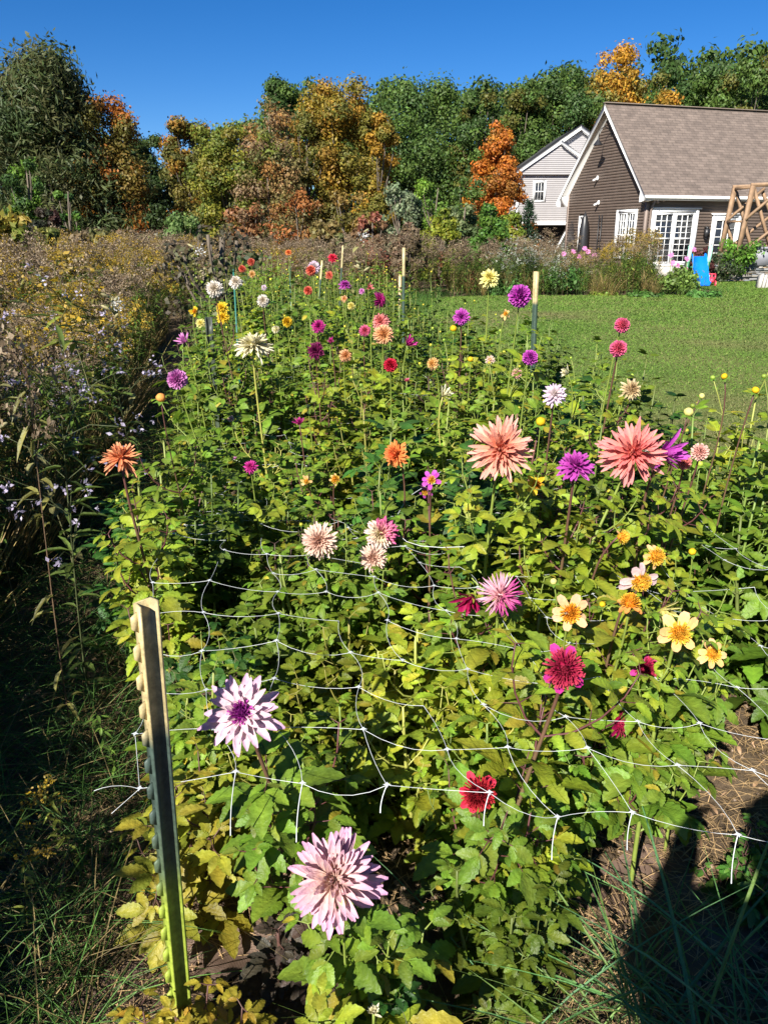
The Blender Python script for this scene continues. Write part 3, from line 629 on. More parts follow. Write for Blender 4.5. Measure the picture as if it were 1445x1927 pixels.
D = [
(457,1342,150,.155,'open','lav',(-.12,.62,.75),'pale lavender open bloom with a deep purple centre, right of the near metal post',MAR,(.10,.10)),
(628,1655,172,.165,'cafe','lavd',(-.1,.75,.8),'large blush lavender bloom low at the front of the bed, nearest the camera',GRN,(.08,.06)),
(900,1492,78,.085,'puff','red',(0,.45,.9),'dark red pincushion bloom with a few magenta outer petals, lowest of the red ones',MAR,(.02,.12)),
(1062,1258,92,.10,'puff','magenta',(-.1,.4,.9),'largest crimson pincushion bloom, petals sticking out round it, on a dark stem',MAR,(-.12,.05)),
(1213,1257,58,.075,'puff','magenta',(.1,.35,.95),'crimson pincushion bloom to the right of the largest crimson one',MAR,(-.1,.1)),
(1167,1360,58,.075,'puff','crimson',(.9,.2,.5),'crimson bloom facing right, its petals swept back to the left',MAR,(.02,.12)),
(884,1130,58,.085,'half','crimson',(-.2,-.4,.9),'wilting dark red bloom hanging beside the pink and white spiky bloom',MAR,(.02,.1)),
(941,1120,92,.125,'cactus','pinkwhite',(0,.3,1),'spiky bloom, white above and magenta pink at lower right',GRN,(.02,.08)),
(1072,1153,72,.09,'anem','peachball',(0,.35,.9),'flat peach bloom with round petals and an orange centre, a bee on it',GRN,(.03,.12)),
(1203,1092,72,.09,'anem','blush',(.3,-.1,.9),'pinkish peach bloom with a yellow centre hanging under an orange puff',MAR,(-.04,.1)),
(1232,1047,44,.06,'puff','paleyelp',(.4,.4,.8),'round orange yellow puff with one peach petal, above the pinkish peach bloom',MAR,(-.02,.15)),
(1185,1136,48,.06,'puff','orange2',(.0,1,.3),'flattened orange puff below the pinkish peach bloom',GRN,(.0,.14)),
(1181,1167,38,.055,'decor','yellow',(0,.6,.8),'ragged yellow bloom under the flattened orange puff',GRN,(.0,.12)),
(1252,1153,50,.065,'half','paleyel',(.7,-.25,.7),'half open white and yellow bloom turned down to the right',MAR,(.0,.12)),
(1316,1158,32,.045,'half','paleyel',(.4,-.6,.6),'closed clear yellow bloom nodding at the right of the white and yellow one',GRN,(.0,.12)),
(1277,1190,80,.095,'anem','paleyelp',(0,.3,1),'yellow and orange pincushion bloom with peach petals behind a green stem',GRN,(.03,.1)),
(1338,1230,58,.075,'anem','paleyelp',(.3,.4,.8),'yellow pincushion bloom farthest right, crossed by the netting',GRN,(.03,.1)),
(1168,1010,36,.055,'puff','paleyelp',(.95,.1,.3),'small yellow puff seen from the side above the orange group',MAR,(-.04,.12)),
(941,845,132,.205,'plate','peach',(.05,.3,1),'left one of the two huge shaggy peach blooms',GRN,(-.02,.12)),
(1190,852,130,.20,'plate','coralpeach',(.05,.35,1),'right one of the two huge shaggy blooms, coral pink centre, on a leaning green stem',GRN,(-.30,-.05)),
(1082,877,66,.10,'decor','purple',(0,.8,.6),'bright purple full bloom between the two huge peach ones',MAR,(.02,.12)),
(1258,853,68,.105,'half','violet',(.7,.2,.6),'loose magenta violet bloom partly behind the right huge peach bloom',MAR,(.02,.12)),
(1316,851,34,.055,'ball','pinkball',(-.1,.4,.9),'small cream and pink ball bloom at far right beside the magenta violet one',MAR,(-.05,.12)),
(1287,871,28,.045,'ball','salmon',(-.1,.4,.9),'smaller salmon ball bloom below left of the cream and pink ball',MAR,(-.03,.12)),
(1008,912,42,.07,'anemlow','yellow',(.3,.2,.9),'single yellow bloom with round petals and a dark orange eye',GRN,(-.02,.1)),
(1043,742,44,.075,'decor','palelilac',(0,.6,.8),'pale lilac waterlily bloom in front of the lawn edge',MAR,(.02,.15)),
(1187,733,42,.08,'decor','brownyel',(.5,.3,.7),'faded pale yellow bloom with a brown centre against the lawn',GRN,(-.05,.15)),
(1163,656,32,.06,'ball','hotpink',(0,.35,.95),'hot pink ball bloom, lower of the two against the lawn',MAR,(.0,.15)),
(1170,612,29,.06,'ball','hotpink',(.2,.35,.9),'hot pink ball bloom, upper of the two against the lawn',GRN,(-.02,.15)),
(997,673,29,.06,'ball','violet',(.1,.3,.95),'small violet ball bloom at the foot of the cream topped post',GRN,(.0,.15)),
(978,557,43,.09,'ball','violet',(0,.25,1),'big violet ball bloom immediately left of the cream topped post',GRN,(-.04,.15)),
(921,523,37,.10,'decor','paleyel',(0,.5,.85),'pale lemon pointed bloom high over the lawn edge',GRN,(.02,.1)),
(868,596,31,.08,'formal','violet',(-.1,.2,.95),'violet bloom with a small yellow bud in front of it',MAR,(.0,.1)),
(716,604,33,.09,'formal','salmon',(-.3,.6,.8),'coral red half of the coral pair, upper one',GRN,(.0,.2)),
(722,629,38,.10,'formal','peachball',(.1,.2,.95),'peach bloom in front of and below the coral red one',GRN,(.0,.15)),
(716,564,30,.08,'formal','magenta',(.95,.1,.3),'deep magenta bloom seen from the side above the coral pair',GRN,(.0,.15)),
(601,1018,67,.11,'formal','creampink',(-.05,.3,1),'cream pink bloom with pointed petals, left one of the front cream group',GRN,(.06,.12)),
(717,1004,62,.11,'formal','creammag',(-.05,.3,1),'cream bloom washed magenta at its upper right edge',MAR,(.0,.15)),
(702,1050,52,.088,'formal','creampink',(0,.3,1),'cream bloom behind a tan stem, lowest of the front cream group',GRN,(.0,.1)),
(744,855,50,.09,'decor','orange2',(-.6,.2,.8),'bright orange bloom with yellow petal backs in the middle of the bed',MAR,(.02,.12)),
(811,903,38,.065,'anemlow','violet',(0,.35,.9),'small violet single bloom with a yellow eye',MAR,(.02,.12)),
(800,925,28,.055,'anemlow','purple',(-.2,-.2,.9),'dull purple single bloom hanging just below the violet single one',MAR,(.02,.12)),
(630,902,22,.045,'puff','paleyelp',(.2,.4,.9),'small orange puff in the middle of the bed',MAR,(.0,.12)),
(577,905,24,.05,'anemlow','paleyelp',(-.2,-.1,.9),'small peach petalled bloom left of the small orange puff',MAR,(.0,.12)),
(472,878,26,.05,'decor','magenta',(0,.5,.85),'small magenta bloom low among the leaves left of the middle',GRN,(.0,.12)),
(228,862,74,.115,'plate','orange',(0,1,.28),'wide coral orange bloom seen from the side at the left bed edge',MAR,(.03,.12)),
(303,748,18,.035,'bud','orange2',(0,1,.2),'small orange opening bud on a dark stem at the left',MAR,(.03,.12)),
(334,714,39,.08,'ball','lilac',(0,.25,1),'lilac pink ball bloom at the left bed edge',GRN,(.15,.12)),
(346,640,28,.07,'half','lilac',(-.4,.7,.4),'lilac pink half open bloom seen from the side, behind the second post',GRN,(.05,.15)),
(476,650,64,.14,'cafe','cream',(.05,1,.2),'large cream bloom seen from the side on a thick yellow stem',YGS,(.02,.12)),
(404,543,31,.085,'formal','white',(0,.3,1),'white bloom, left and larger of the two high white ones',MAR,(.10,.12)),
(444,530,25,.075,'formal','white',(.0,.7,.8),'white bloom to the right of the larger high white one',GRN,(.04,.12)),
(418,579,24,.075,'decor','yellow',(-.4,.4,.8),'upper one of two bright yellow blooms behind the second post',GRN,(.02,.12)),
(420,597,24,.075,'decor','yellow',(.1,.3,.9),'lower one of two bright yellow blooms behind the second post',GRN,(.02,.12)),
(366,586,22,.07,'anemlow','yellow',(.4,.4,.8),'yellow and white bloom left of the second post',GRN,(.03,.12)),
(378,608,18,.06,'decor','paleyel',(0,.5,.8),'small pale yellow bloom beside the tip of the second post',GRN,(.03,.12)),
(495,565,23,.07,'formal','white',(.1,.4,.9),'blush white bloom with a dark eye right of the high white ones',MAR,(.02,.12)),
(541,606,20,.06,'ball','yellow',(0,.35,.9),'golden yellow ball bloom in the left middle of the bed',GRN,(.02,.12)),
(519,620,15,.045,'pompon','cream',(.3,.3,.9),'tiny ivory ball bloom beside the golden yellow ball',GRN,(.02,.12)),
(600,614,26,.075,'decor','magenta',(.2,.2,.9),'ragged magenta bloom above the dark maroon one',MAR,(.02,.12)),
(594,660,33,.085,'decor','maroon',(0,.3,.9),'dark maroon bloom with pointed petals',MAR,(.02,.12)),
(651,669,25,.07,'formal','peachball',(.3,.2,.9),'peach ball bloom right of the dark maroon one',GRN,(.02,.12)),
(623,642,14,.04,'half','magenta',(-.2,.6,.6),'small closed magenta bloom between the maroon and peach ones',MAR,(.02,.12)),
(687,622,22,.065,'formal','hotpink',(.2,.2,.9),'pink ball bloom left of the coral pair',MAR,(.02,.12)),
(735,687,26,.06,'ball','red',(0,.35,.9),'scarlet red ball bloom below the coral pair',GRN,(.02,.12)),
(813,684,24,.06,'formal','paleyelp',(-.7,.2,.6),'pale apricot bloom turned left, right of the scarlet ball',GRN,(.02,.12)),
(769,646,26,.07,'half','magenta',(.5,.5,.5),'maroon pink folded bloom right of the coral pair',GRN,(.02,.12)),
(661,576,15,.055,'ball','paleyel',(0,.35,.9),'small lemon ball bloom in the far middle of the bed',GRN,(.02,.12)),
(580,547,17,.065,'ball','coral',(0,.3,1),'small coral ball bloom in the far bed, lower one',GRN,(.02,.12)),
(585,509,19,.07,'ball','coral',(-.1,.3,1),'coral ball bloom in front of the pale lilac one',GRN,(.02,.12)),
(591,502,24,.095,'formal','palelilac',(.1,.5,.9),'pale lilac bloom behind the coral ball in the far bed',GRN,(.0,.12)),
(626,485,18,.075,'decor','red',(0,.5,.8),'far red bloom, highest in the back of the bed',GRN,(.02,.12)),
(620,518,16,.07,'decor','coral',(.3,.2,.9),'small orange red bloom behind the narrow cream topped post',GRN,(.02,.12)),
(649,536,22,.085,'decor','purple',(0,.8,.5),'small purple bloom in the far bed under the red ones',GRN,(.02,.12)),
(473,493,14,.065,'ball','coral',(.1,.3,1),'right one of two small coral balls high at the back left',GRN,(.02,.12)),
(456,506,14,.065,'ball','coral',(-.1,.3,1),'left one of two small coral balls high at the back left',GRN,(.02,.12)),
(475,516,14,.065,'decor','paleyelp',(.3,.1,.9),'tiny yellow pink bloom under the two small coral balls',GRN,(.02,.12)),
(543,475,13,.07,'decor','orange2',(0,.7,.6),'tiny orange bloom on a tall straight stem in the far bed',GRN,(.02,.12)),
(497,541,11,.05,'decor','palelilac',(.2,.3,.9),'tiny pale pink bloom over the blush white one',GRN,(.02,.12)),
(695,541,15,.06,'half','salmon',(.3,.5,.8),'small salmon bloom left of the deep magenta side view',GRN,(.02,.12)),
(648,562,13,.05,'decor','peachball',(.2,.2,.9),'tiny peach bloom over the small lemon ball',GRN,(.02,.12)),
(681,548,12,.05,'decor','lilac',(.2,.4,.9),'tiny dusky pink bloom between the peach and salmon ones',GRN,(.02,.12)),
(950,591,22,.055,'anemlow','paleyelp',(.3,.5,.7),'small yellow single bloom with an orange eye below the big violet ball',GRN,(.02,.12)),
(922,677,18,.045,'decor','blush',(0,.5,.8),'small white and pink bloom in the right bed edge',GRN,(.02,.12)),
(972,703,20,.05,'ball','pinkball',(.2,.3,.9),'small dusty pink ball bloom left under the small violet ball',GRN,(.02,.12)),
(836,741,30,.065,'half','cream',(.5,.6,.3),'faded cream bloom losing its petals on a leaning pale stem',YGS,(.12,.05)),
(1065,701,22,.055,'half','cream',(-.8,.3,.3),'pale yellow petals seen from the side left of the two hot pink balls',GRN,(.05,.12)),
(563,795,20,.045,'half','magenta',(-.2,1,.2),'small magenta bloom seen from the side in the bed centre',MAR,(.02,.12)),
(579,768,14,.035,'half','paleyel',(-.2,1,.2),'tiny pale yellow opening bloom above the small side-on magenta one',GRN,(.02,.12)),
(435,788,13,.03,'decor','pinkball',(0,.4,.9),'tiny pale pink bloom low beside the second post',GRN,(.02,.12)),
(443,864,10,.03,'half','lilac',(-.4,.7,.5),'tiny closed lilac bloom over the small magenta bloom',GRN,(.02,.12)),
(765,716,11,.03,'half','hotpink',(0,1,.2),'tiny hot pink bud among leaves under the scarlet ball',GRN,(.02,.12)),
(1295,775,18,.033,'bud','paleyel',(.2,1,.2),'fat greenish yellow bud above the right huge bloom',MAR,(-.06,.1)),
(1320,745,11,.022,'bud','paleyel',(.6,.6,.2),'small green yellow bud drooping right of the fat one',MAR,(-.12,.1)),
(1362,708,12,.022,'bud','yellow',(-.5,.7,.2),'orange yellow bud highest against the lawn on the right',MAR,(.0,.1)),
(1421,734,14,.024,'bud','yellow',(.3,.8,.2),'orange yellow bud at the right picture edge',MAR,(.0,.1)),
(853,618,13,.035,'bud','yellow',(0,1,.2),'round yellow bud just below the violet bloom with a bud',GRN,(.0,.1)),
(885,676,11,.028,'bud','yellow',(0,1,.2),'round yellow bud left of the small white and pink bloom',GRN,(.0,.1)),
(1133,1137,12,.017,'bud','yellow',(0,1,.2),'yellow bud over a magenta speck, left of the flattened orange puff',GRN,(.0,.06)),
(1041,1094,13,.019,'bud','paleyel',(-.4,.8,.2),'yellow green bud above the flat peach bloom',GRN,(.03,.06)),
(644,1700,16,.015,'bud','paleyel',(0,.8,.5),'yellow bud in front of the large blush lavender bloom',GRN,(.0,.05)),
(1017,793,18,.036,'bud','yellow',(0,.8,.3),'flat yellow bud right of the left huge peach bloom',GRN,(.0,.1)),
(1312,993,0,0,None,None,None,None),
(1302,1038,14,.022,'bud','yellow',(-.2,.7,.3),'small orange bud right of the topmost orange yellow puff',GRN,(.0,.1)),
(1118,1248,18,.024,'half','paleyel',(.4,.2,.6),'small yellow opening bloom right of the largest crimson one',GRN,(.0,.06)),
(703,1905,26,.024,'half','cream',(0,1,.2),'cream coloured spent bud at the bottom of the picture',GRN,(.0,.04)),
]
bees = []; SIGHT = []
for q in D:
    if q[4] is None: continue
    px, py, dpx, real, kind, pal, axis, label, *rest = q
    r_, c_, a_ = dahlia(px, py, dpx, real, kind, pal, axis, label, rest[0], rest[1], 1 if (kind != 'bud' or real > .03) else 0)
    SIGHT.append((c_, real/2))
    if dpx == 72 and pal == 'peachball' or label.startswith('right one of'): bees.append((c_, a_, real))
# bees feeding on two of the blooms
for (c_, a_, real), lab in zip(bees, ('small striped honey bee on the orange centre of the flat peach bloom', 'dark bumble bee clinging to the right huge coral bloom')):
    p = c_+a_*real*(.22 if 'striped' in lab else .30)+np.array([real*(-.12 if 'striped' in lab else .13), 0, 0])
    s = .006 if 'striped' in lab else .009
    root = empty('bee', p, lab, 'bee'); mb = MB(); dd = norm(np.array([1, .1, -.2]))
    dark = (.02, .015, .01); am = (.30, .17, .04) if 'striped' in lab else (.05, .04, .01)
    for k in range(4): ico(mb, dd*s*(-.9+k*.45), np.array([.42, .42, .4])*s*(1 if k < 3 else .8)*(1.1-.1*k), dark if k % 2 else am, 8, 6, dd)
    ico(mb, dd*s*.9, s*.38, am, 8, 6); ico(mb, dd*s*1.4, s*.25, dark, 8, 6)
    for k in (-1, 1):
        for q in (-.1, .2, .5): tube(mb, [dd*s*(.8+q*.5), dd*s*(.8+q)+np.array([0, k*s*.6, -s*.2]), dd*s*(.8+q)+np.array([0, k*s*.8, -s*.7])], s*.05, 3, dark)
    mb.build('body', M['stem'], root); wg = MB()
    for k in (-1, 1):
        wg.inst(LEAF_MID, np.array([dd*s*.8+np.array([0, 0, s*.3])]), frames(norm(np.array([-1, k*.6, .25])), np.array([0, 0, 1.])), np.array([s*1.5]), np.array([[.5, .48, .45]]))
    wg.build('wings', M['petal'], root)

# ------------------------------------------------------------------ leafy dahlia plants filling the beds
near_g = [bush_proto(.55, 4, .16, .17, GREEN, .03, LEAF_HI, 6, .5, 0, (.16, .2, .05), 5),
          bush_proto(.55, 4, .16, .17, LIME, .08, LEAF_HI, 6, .5, 0, (.3, .3, .07), 5),
          bush_proto(.50, 3, .14, .19, DEEP, .0, LEAF_HI, 5, .4, 0, (.1, .12, .04), 5)]
mid_g = [bush_proto(1.0, 6, .17, .185, GREEN, .03, LEAF_MID, 9, .5, 2, (.14, .19, .04)),
         bush_proto(1.0, 5, .16, .18, LIME, .08, LEAF_MID, 9, .5, 2, (.26, .28, .06)),
         bush_proto(1.0, 5, .18, .155, GREEN, .02, LEAF_MID, 10, .6, 1, (.10, .05, .04)),
         bush_proto(.95, 5, .22, .19, DEEP, .02, LEAF_MID, 8, .6, 1, (.12, .15, .04))]
far_g = [bush_proto(1.1, 5, .26, .16, GREEN, .02, LEAF_LO, 9, .5, 1), bush_proto(1.1, 5, .26, .16, (.08, .16, .03), .04, LEAF_LO, 9, .5, 2)]
used = {}; BUSHES = []; BL = [(q[0], q[1], q[7]) for q in D if q[4]]
GL = {'n': ('low leafy dahlia plant without a bloom at the front of the bed', 'leafy front dahlia plants'),
      'm': ('leafy green dahlia plant without an open bloom in the middle of the bed', 'leafy dahlia plants in the middle of the bed'),
      'f': ('leafy green dahlia plant in the far part of the bed', 'leafy dahlia plants in the far bed')}
N_ = 0
SIGHT += [(np.array([-1.10, 4.80, .78]), .12), (np.array([.97, 4.9, 1.12]), .10)]
def put(proto, x, y, s, key, z=None):
    nom = {'n': .55, 'm': 1.0, 'f': 1.1}[key]; h = s*nom                 # keep the plants from growing in front of the open blooms
    for c_, r_ in SIGHT:
        if c_[1] < y-.02 or c_[1] > y+6: continue
        k_ = y/c_[1]
        if abs(c_[0]*k_-x) < .20+r_*k_:
            zl = CAMH+(c_[2]-r_*.9-CAMH)*k_
            if h > zl: h = zl
    if h < .22: return None
    s = h/nom
    if id(proto) in used: o = copy_tree(proto)
    else: o = proto; used[id(proto)] = 1
    sz = s if z is None else z
    o.location = (x, y, 0); o.rotation_euler = (rng.normal(0, .05), rng.normal(0, .05), rng.uniform(0, 6.28)); o.scale = (s, s, sz)
    tag(o, GL[key][0], 'dahlia plant', GL[key][1]); c_ = rng.uniform(.58, 1.25)
    BUSHES.append(o)
    for ch in o.children: ch.color = (c_*rng.uniform(.88, 1.12), c_, c_*.95, 1)
    return o
# front, placed one by one: x, y, height scale, prototype
for x, y, s, k in [(-.30,1.78,.80,1),(-.50,1.90,.95,0),(-.52,2.15,.95,2),(-.36,2.35,1.0,0),(-.82,2.85,1.25,0),(-1.08,3.05,1.15,2),(-1.0,3.35,1.3,0),
                   (.00,1.08,.62,2),(-.16,1.78,.7,0),(.12,1.80,.95,1),(.26,1.30,.68,0),(.28,1.44,.75,0),
                   (.38,1.70,.85,0),(.38,1.85,1.0,1),(.14,2.1,1.05,1),(-.12,2.1,1.0,1),(.56,2.12,1.1,1),(1.68,2.3,1.35,0),(1.75,2.75,1.5,0),(1.85,3.1,1.5,0),(.33,2.25,1.1,0),
                   (-.15,2.45,1.1,0),(1.45,1.95,.85,0),(1.42,2.4,1.3,0),(1.60,2.1,1.1,0),(1.50,2.6,1.35,0),(1.0,2.75,1.2,1),(1.22,2.75,1.35,0),(.70,2.4,1.15,0)]:
    put(near_g[k], x, y, s, 'n')
cnt = 0
y = 2.55
while y < 15:
    dy = .30+.022*y; xl = bed_left(y)+.05; xr = bed_right(y)+(.0 if y > 4 else .05); nx = max(2, int((xr-xl)/(.30+.012*y)))
    for k in range(nx+1):
        x = xl+(xr-xl)*k/nx+rng.normal(0, .06); yy = y+rng.normal(0, .08)
        if rng.random() < .13: continue
        if y < 7:
            h = rng.uniform(.74, 1.06)*(1+.02*(y-3))*(1.12 if x > xr-.7 and y < 3.8 else 1); g = mid_g[rng.choice(4, p=[.35, .3, .2, .15])]; key = 'm'
            if x < xl+.4 and y < 5: h *= .82
        else: h = rng.uniform(.74, 1.08)*(1+.012*(y-7)); g = far_g[rng.integers(0, 2)]; key = 'f'
        put(g, x, yy, h, key); cnt += 1
    y += dy
print('bushes', cnt)
# name each plant by the bloom nearest to it
def proj(x, y, z=.6):
    zc = y*math.cos(PITCH)+(CAMH-z)*math.sin(PITCH); u = y*math.sin(PITCH)-(CAMH-z)*math.cos(PITCH); return 722.5+FPX*x/zc, 963.5-FPX*u/zc
seen = set()
for o in BUSHES:
    px, py = proj(o.location.x, o.location.y, .55*(1.1 if o.location.y > 2.4 else .6)); best = sorted((math.hypot(px-q[0], (py-q[1])*1.3), i) for i, q in enumerate(BL))
    for dist, i in best[:14]:
        dx, dy = px-BL[i][0], py-BL[i][1]
        rel = ('right of' if dx > 0 else 'left of') if abs(dx) > abs(dy) else ('below' if dy > 0 else 'behind')
        txt = BL[i][2].split(',')[0].split(' on a ')[0]; w_ = ('leafy plant '+rel+' the '+txt).split()
        if (i, rel) in seen or len(w_) > 16: continue
        seen.add((i, rel)); o['label'] = ' '.join(w_); break
# dark leaved dahlia and yellowing plant by the near post
def special(x, y, h, base, yellow, label, T=LEAF_HI, stems=4, name='dahlia_plant', k=5, sz=.15, spread=.12):
    o = bush_proto(h, stems, spread, sz, base, yellow, T, 5, .4, 0, (.1, .05, .04), k); o.location = (x, y, 0); tag(o, label, 'dahlia plant'); return o
special(-.22, 1.42, .22, (.055, .045, .035), .0, 'low dark bronze leaved young dahlia right of the near metal post', stems=3, sz=.11)
special(-.50, 1.56, .48, (.26, .27, .03), .3, 'yellowing dahlia plant directly behind the near metal post', stems=3, sz=.17)
special(-.40, 1.10, .16, (.33, .25, .03), .5, 'small golden yellow dying plant at the foot of the near metal post', stems=3, sz=.12)
special(.98, 1.58, .10, (.07, .17, .03), .0, 'small bright green weed rosette on the bare soil at lower right', stems=4, sz=.11, k=3, spread=.03)
# ---- pale stakes of drooping stems are part of the dahlias above
# ------------------------------------------------------------------ meadow weeds
def weed_t(kind, h=1.4, lod=1):
    """one tall weed: stem, narrow leaves and a seed or flower head"""
    mb = MB(); top = np.array([rng.normal(0, .10), rng.normal(0, .10), h]); P = bez((0, 0, 0), (0, 0, h*.4), top*[.6, .6, .7], top, 6)
    sc = dict(dry=(.20, .13, .08), gold=(.16, .15, .05), aster=(.10, .12, .05), grass=(.3, .25, .1), green=(.08, .12, .03), rust=(.22, .08, .04), white=(.1, .13, .05), milk=(.17, .17, .08))[kind]
    tube(mb, P, np.linspace(.004, .0015, 6)*(1.5 if lod == 0 else 1), 3, sc, False)
    nl = dict(dry=26, gold=40, aster=34, grass=0, green=44, rust=40, white=34, milk=18)[kind]
    lc = dict(dry=(.16, .16, .045), gold=(.16, .20, .035), aster=(.09, .14, .03), green=(.10, .18, .03), rust=(.24, .11, .055), white=(.10, .16, .06), milk=(.20, .20, .08), grass=(.3, .25, .1))[kind]
    if nl:
        f = rng.uniform(.12, .95, nl); p = np.stack([np.interp(f, np.linspace(0, 1, 6), P[:, k]) for k in range(3)], 1); a = rng.uniform(0, 6.28, nl)
        d = np.stack([np.cos(a), np.sin(a), rng.uniform(-.5, .6, nl)], 1); wd = .10*h if kind != 'milk' else .075
        mb.inst(LEAF_LO, p, frames(d, np.tile([0, 0, 1.], (nl, 1))), np.stack([wd*(.35 if kind not in ('milk', 'rust') else .8)*np.ones(nl)*rng.uniform(.6, 1.2, nl), wd*rng.uniform(.6, 1.2, nl), np.full(nl, wd)], 1), np.array(lc)*rng.uniform(.6, 1.4, (nl, 1)))
    def cloud(n, c, r, size, cols):
        p = c+rng.normal(0, 1, (n, 3))*r; d = norm(rng.normal(0, 1, (n, 3))); nn = norm(rng.normal(0, 1, (n, 3)))
        mb.inst(TUFT, p, frames(d, nn), size*rng.uniform(.6, 1.3, n), np.array(cols)[rng.integers(0, len(cols), n)]*rng.uniform(.7, 1.25, (n, 1)))
    if kind in ('dry', 'gold'):
        cols = [(.27, .20, .12), (.19, .135, .08), (.34, .26, .17)] if kind == 'dry' else [(.46, .30, .02), (.36, .24, .03), (.24, .18, .04)]
        for q in range(9):
            a = rng.uniform(0, 6.28); s = P[3]+(top-P[3])*rng.uniform(.3, 1); e = s+np.array([math.cos(a)*.13, math.sin(a)*.13, rng.uniform(.02, .12)])
            B = bez(s, s+[0, 0, .06], e+[0, 0, .04], e, 4); tube(mb, B, .0016, 3, sc, False)
            for k in range(1, 4): cloud(9, B[k], .016, .022, cols)
    elif kind in ('aster', 'white'):
        cols = [(.44, .38, .52), (.50, .46, .56), (.36, .31, .45)] if kind == 'aster' else [(.66, .68, .62), (.52, .56, .48)]
        for q in range(12):
            a = rng.uniform(0, 6.28); s = P[2]+(top-P[2])*rng.uniform(.2, 1); e = s+np.array([math.cos(a)*.16, math.sin(a)*.16, rng.uniform(.03, .15)])
            tube(mb, [s, (s+e)/2+[0, 0, .02], e], .0015, 3, sc, False)
            for k in range(2): cloud(7, e+rng.normal(0, .025, 3), .007, .014, cols)
    elif kind == 'grass':
        n = 60; a = rng.uniform(0, 6.28, n); ln = rng.uniform(.05, .55, n); d = np.stack([np.cos(a)*ln, np.sin(a)*ln, np.ones(n)], 1); nn = np.stack([-np.cos(a), -np.sin(a), np.full(n, .2)], 1)
        mb.inst(BLADE, rng.normal(0, .05, (n, 3))*[1, 1, 0], frames(d, nn), np.stack([rng.uniform(.12, .2, n)*h, h*rng.uniform(.4, .9, n), h*np.ones(n)*.6], 1), np.array([(.30, .24, .08), (.16, .17, .05), (.36, .27, .12)])[rng.integers(0, 3, n)]*rng.uniform(.7, 1.2, (n, 1)))
    elif kind == 'milk':
        for q in range(6):
            a = rng.uniform(0, 6.28); s = top-[0, 0, rng.uniform(0, .3)]; d = norm([math.cos(a), math.sin(a), .5])
            ico(mb, s+d*.04, (.009, .009, .028), (.42, .38, .20), 6, 5, d)
        if rng.random() < .6: cloud(60, top+[.03, 0, -.05], .018, .014, [(.75, .74, .70)])
    return mb.template()
KINDS = {k: [weed_t(k, 1.0) for _ in range(5)] for k in ('dry', 'gold', 'aster', 'grass', 'green', 'rust', 'white', 'milk')}
def fill(name, kind, pts, hts, label, cat, wide=1.0):
    mb = MB(); n = len(pts); which = rng.integers(0, 5, n)
    for v in range(5):
        k = np.where(which == v)[0]
        if not len(k): continue
        a = rng.uniform(0, 6.28, len(k)); Rm = np.zeros((len(k), 3, 3)); Rm[:, 0, 0] = np.cos(a); Rm[:, 0, 1] = -np.sin(a); Rm[:, 1, 0] = np.sin(a); Rm[:, 1, 1] = np.cos(a); Rm[:, 2, 2] = 1
        s = hts[k]; mb.inst(KINDS[kind][v], pts[k], Rm, np.stack([s*wide, s*wide, s], 1), rng.uniform(.75, 1.25, (len(k), 1))*np.ones((1, 3)))
    return tag(mb.build(name, M['leaf'], smooth=False), label, cat, kind='stuff')
def meadow_right(y): return np.interp(y, [0, 1, 3, 5, 8, 12, 15, 16, 20, 26, 40], [-1.15, -1.25, -1.7, -1.95, -2.5, -3.4, -4.0, -.9, .1, 6.0, 9.0])
def meadow_pts(n, ylo, yhi, cond=None):
    y = ylo+(yhi-ylo)*rng.random(n)**.9; lo = -(.56*y+2.2); hi = meadow_right(y); x = lo+(hi-lo)*rng.random(n)
    z = np.full(n, -.02); k = np.ones(n, bool) if cond is None else cond(x, y)
    return np.stack([x, y, z], 1)[k]
nz = lambda x, y, s: noise2(x+5, y-3, s)
hm = lambda p: (np.interp(p[:, 1], [0, 3, 8, 16, 36], [.85, 1.05, 1.25, 1.45, 1.6]))*np.where(p[:, 0] > -3.8, np.interp(p[:, 1], [0, 14, 18, 36], [1, .8, .85, .95]), 1)*rng.uniform(.72, 1.12, len(p))*(1+.16*noise2(p[:, 0], p[:, 1], .28))
p = meadow_pts(1450, 3.0, 34, lambda x, y: (nz(x, y, .35) > -.25) & ((x < 1.5) | (rng.random(len(x)) < .35))); fill('dry_goldenrod', 'dry', p, hm(p), 'grey brown seeding goldenrod covering the meadow', 'weeds')
p = meadow_pts(1900, 2.0, 30, lambda x, y: (nz(x, y, .4) < .35) & (x < -2.0)); fill('goldenrod', 'gold', p, hm(p)*.95, 'yellow goldenrod scattered through the meadow', 'weeds')
p = meadow_pts(60, 1.8, 7); fill('wild_asters', 'aster', p, hm(p)*.9, 'pale lilac wild asters low in the near meadow', 'wildflowers')
p = meadow_pts(900, .6, 14, lambda x, y: nz(x, y, .5) < .3); fill('meadow_grass', 'grass', p, hm(p)*.72, 'straw coloured and green grass tufts in the meadow', 'grass')
p = meadow_pts(1900, .2, 16); fill('meadow_greens', 'green', p, hm(p)*.86, 'dark green leafy undergrowth of the meadow', 'weeds')
p = meadow_pts(900, 16, 34, lambda x, y: x > -6); fill('tan_weeds', 'dry', p, hm(p)*.98, 'tall tan dry weeds behind the far end of the beds', 'weeds', 1.1); p = meadow_pts(220, 17, 34, lambda x, y: (x > -3.5) & (x < 3.2)); fill('rust_weeds', 'rust', p, hm(p)*.85, 'reddish brown brush behind the dahlia beds', 'weeds')
n = 60; y_ = rng.uniform(2.4, 7, n); p = np.stack([-(.50*y_+.5)+rng.uniform(-1.0, .15, n)*(.5+y_/7), y_, np.full(n, -.02)], 1); fill('tall_goldenrod', 'gold', p, rng.uniform(1.25, 1.62, n), 'taller goldenrod rising at the left picture edge', 'weeds')
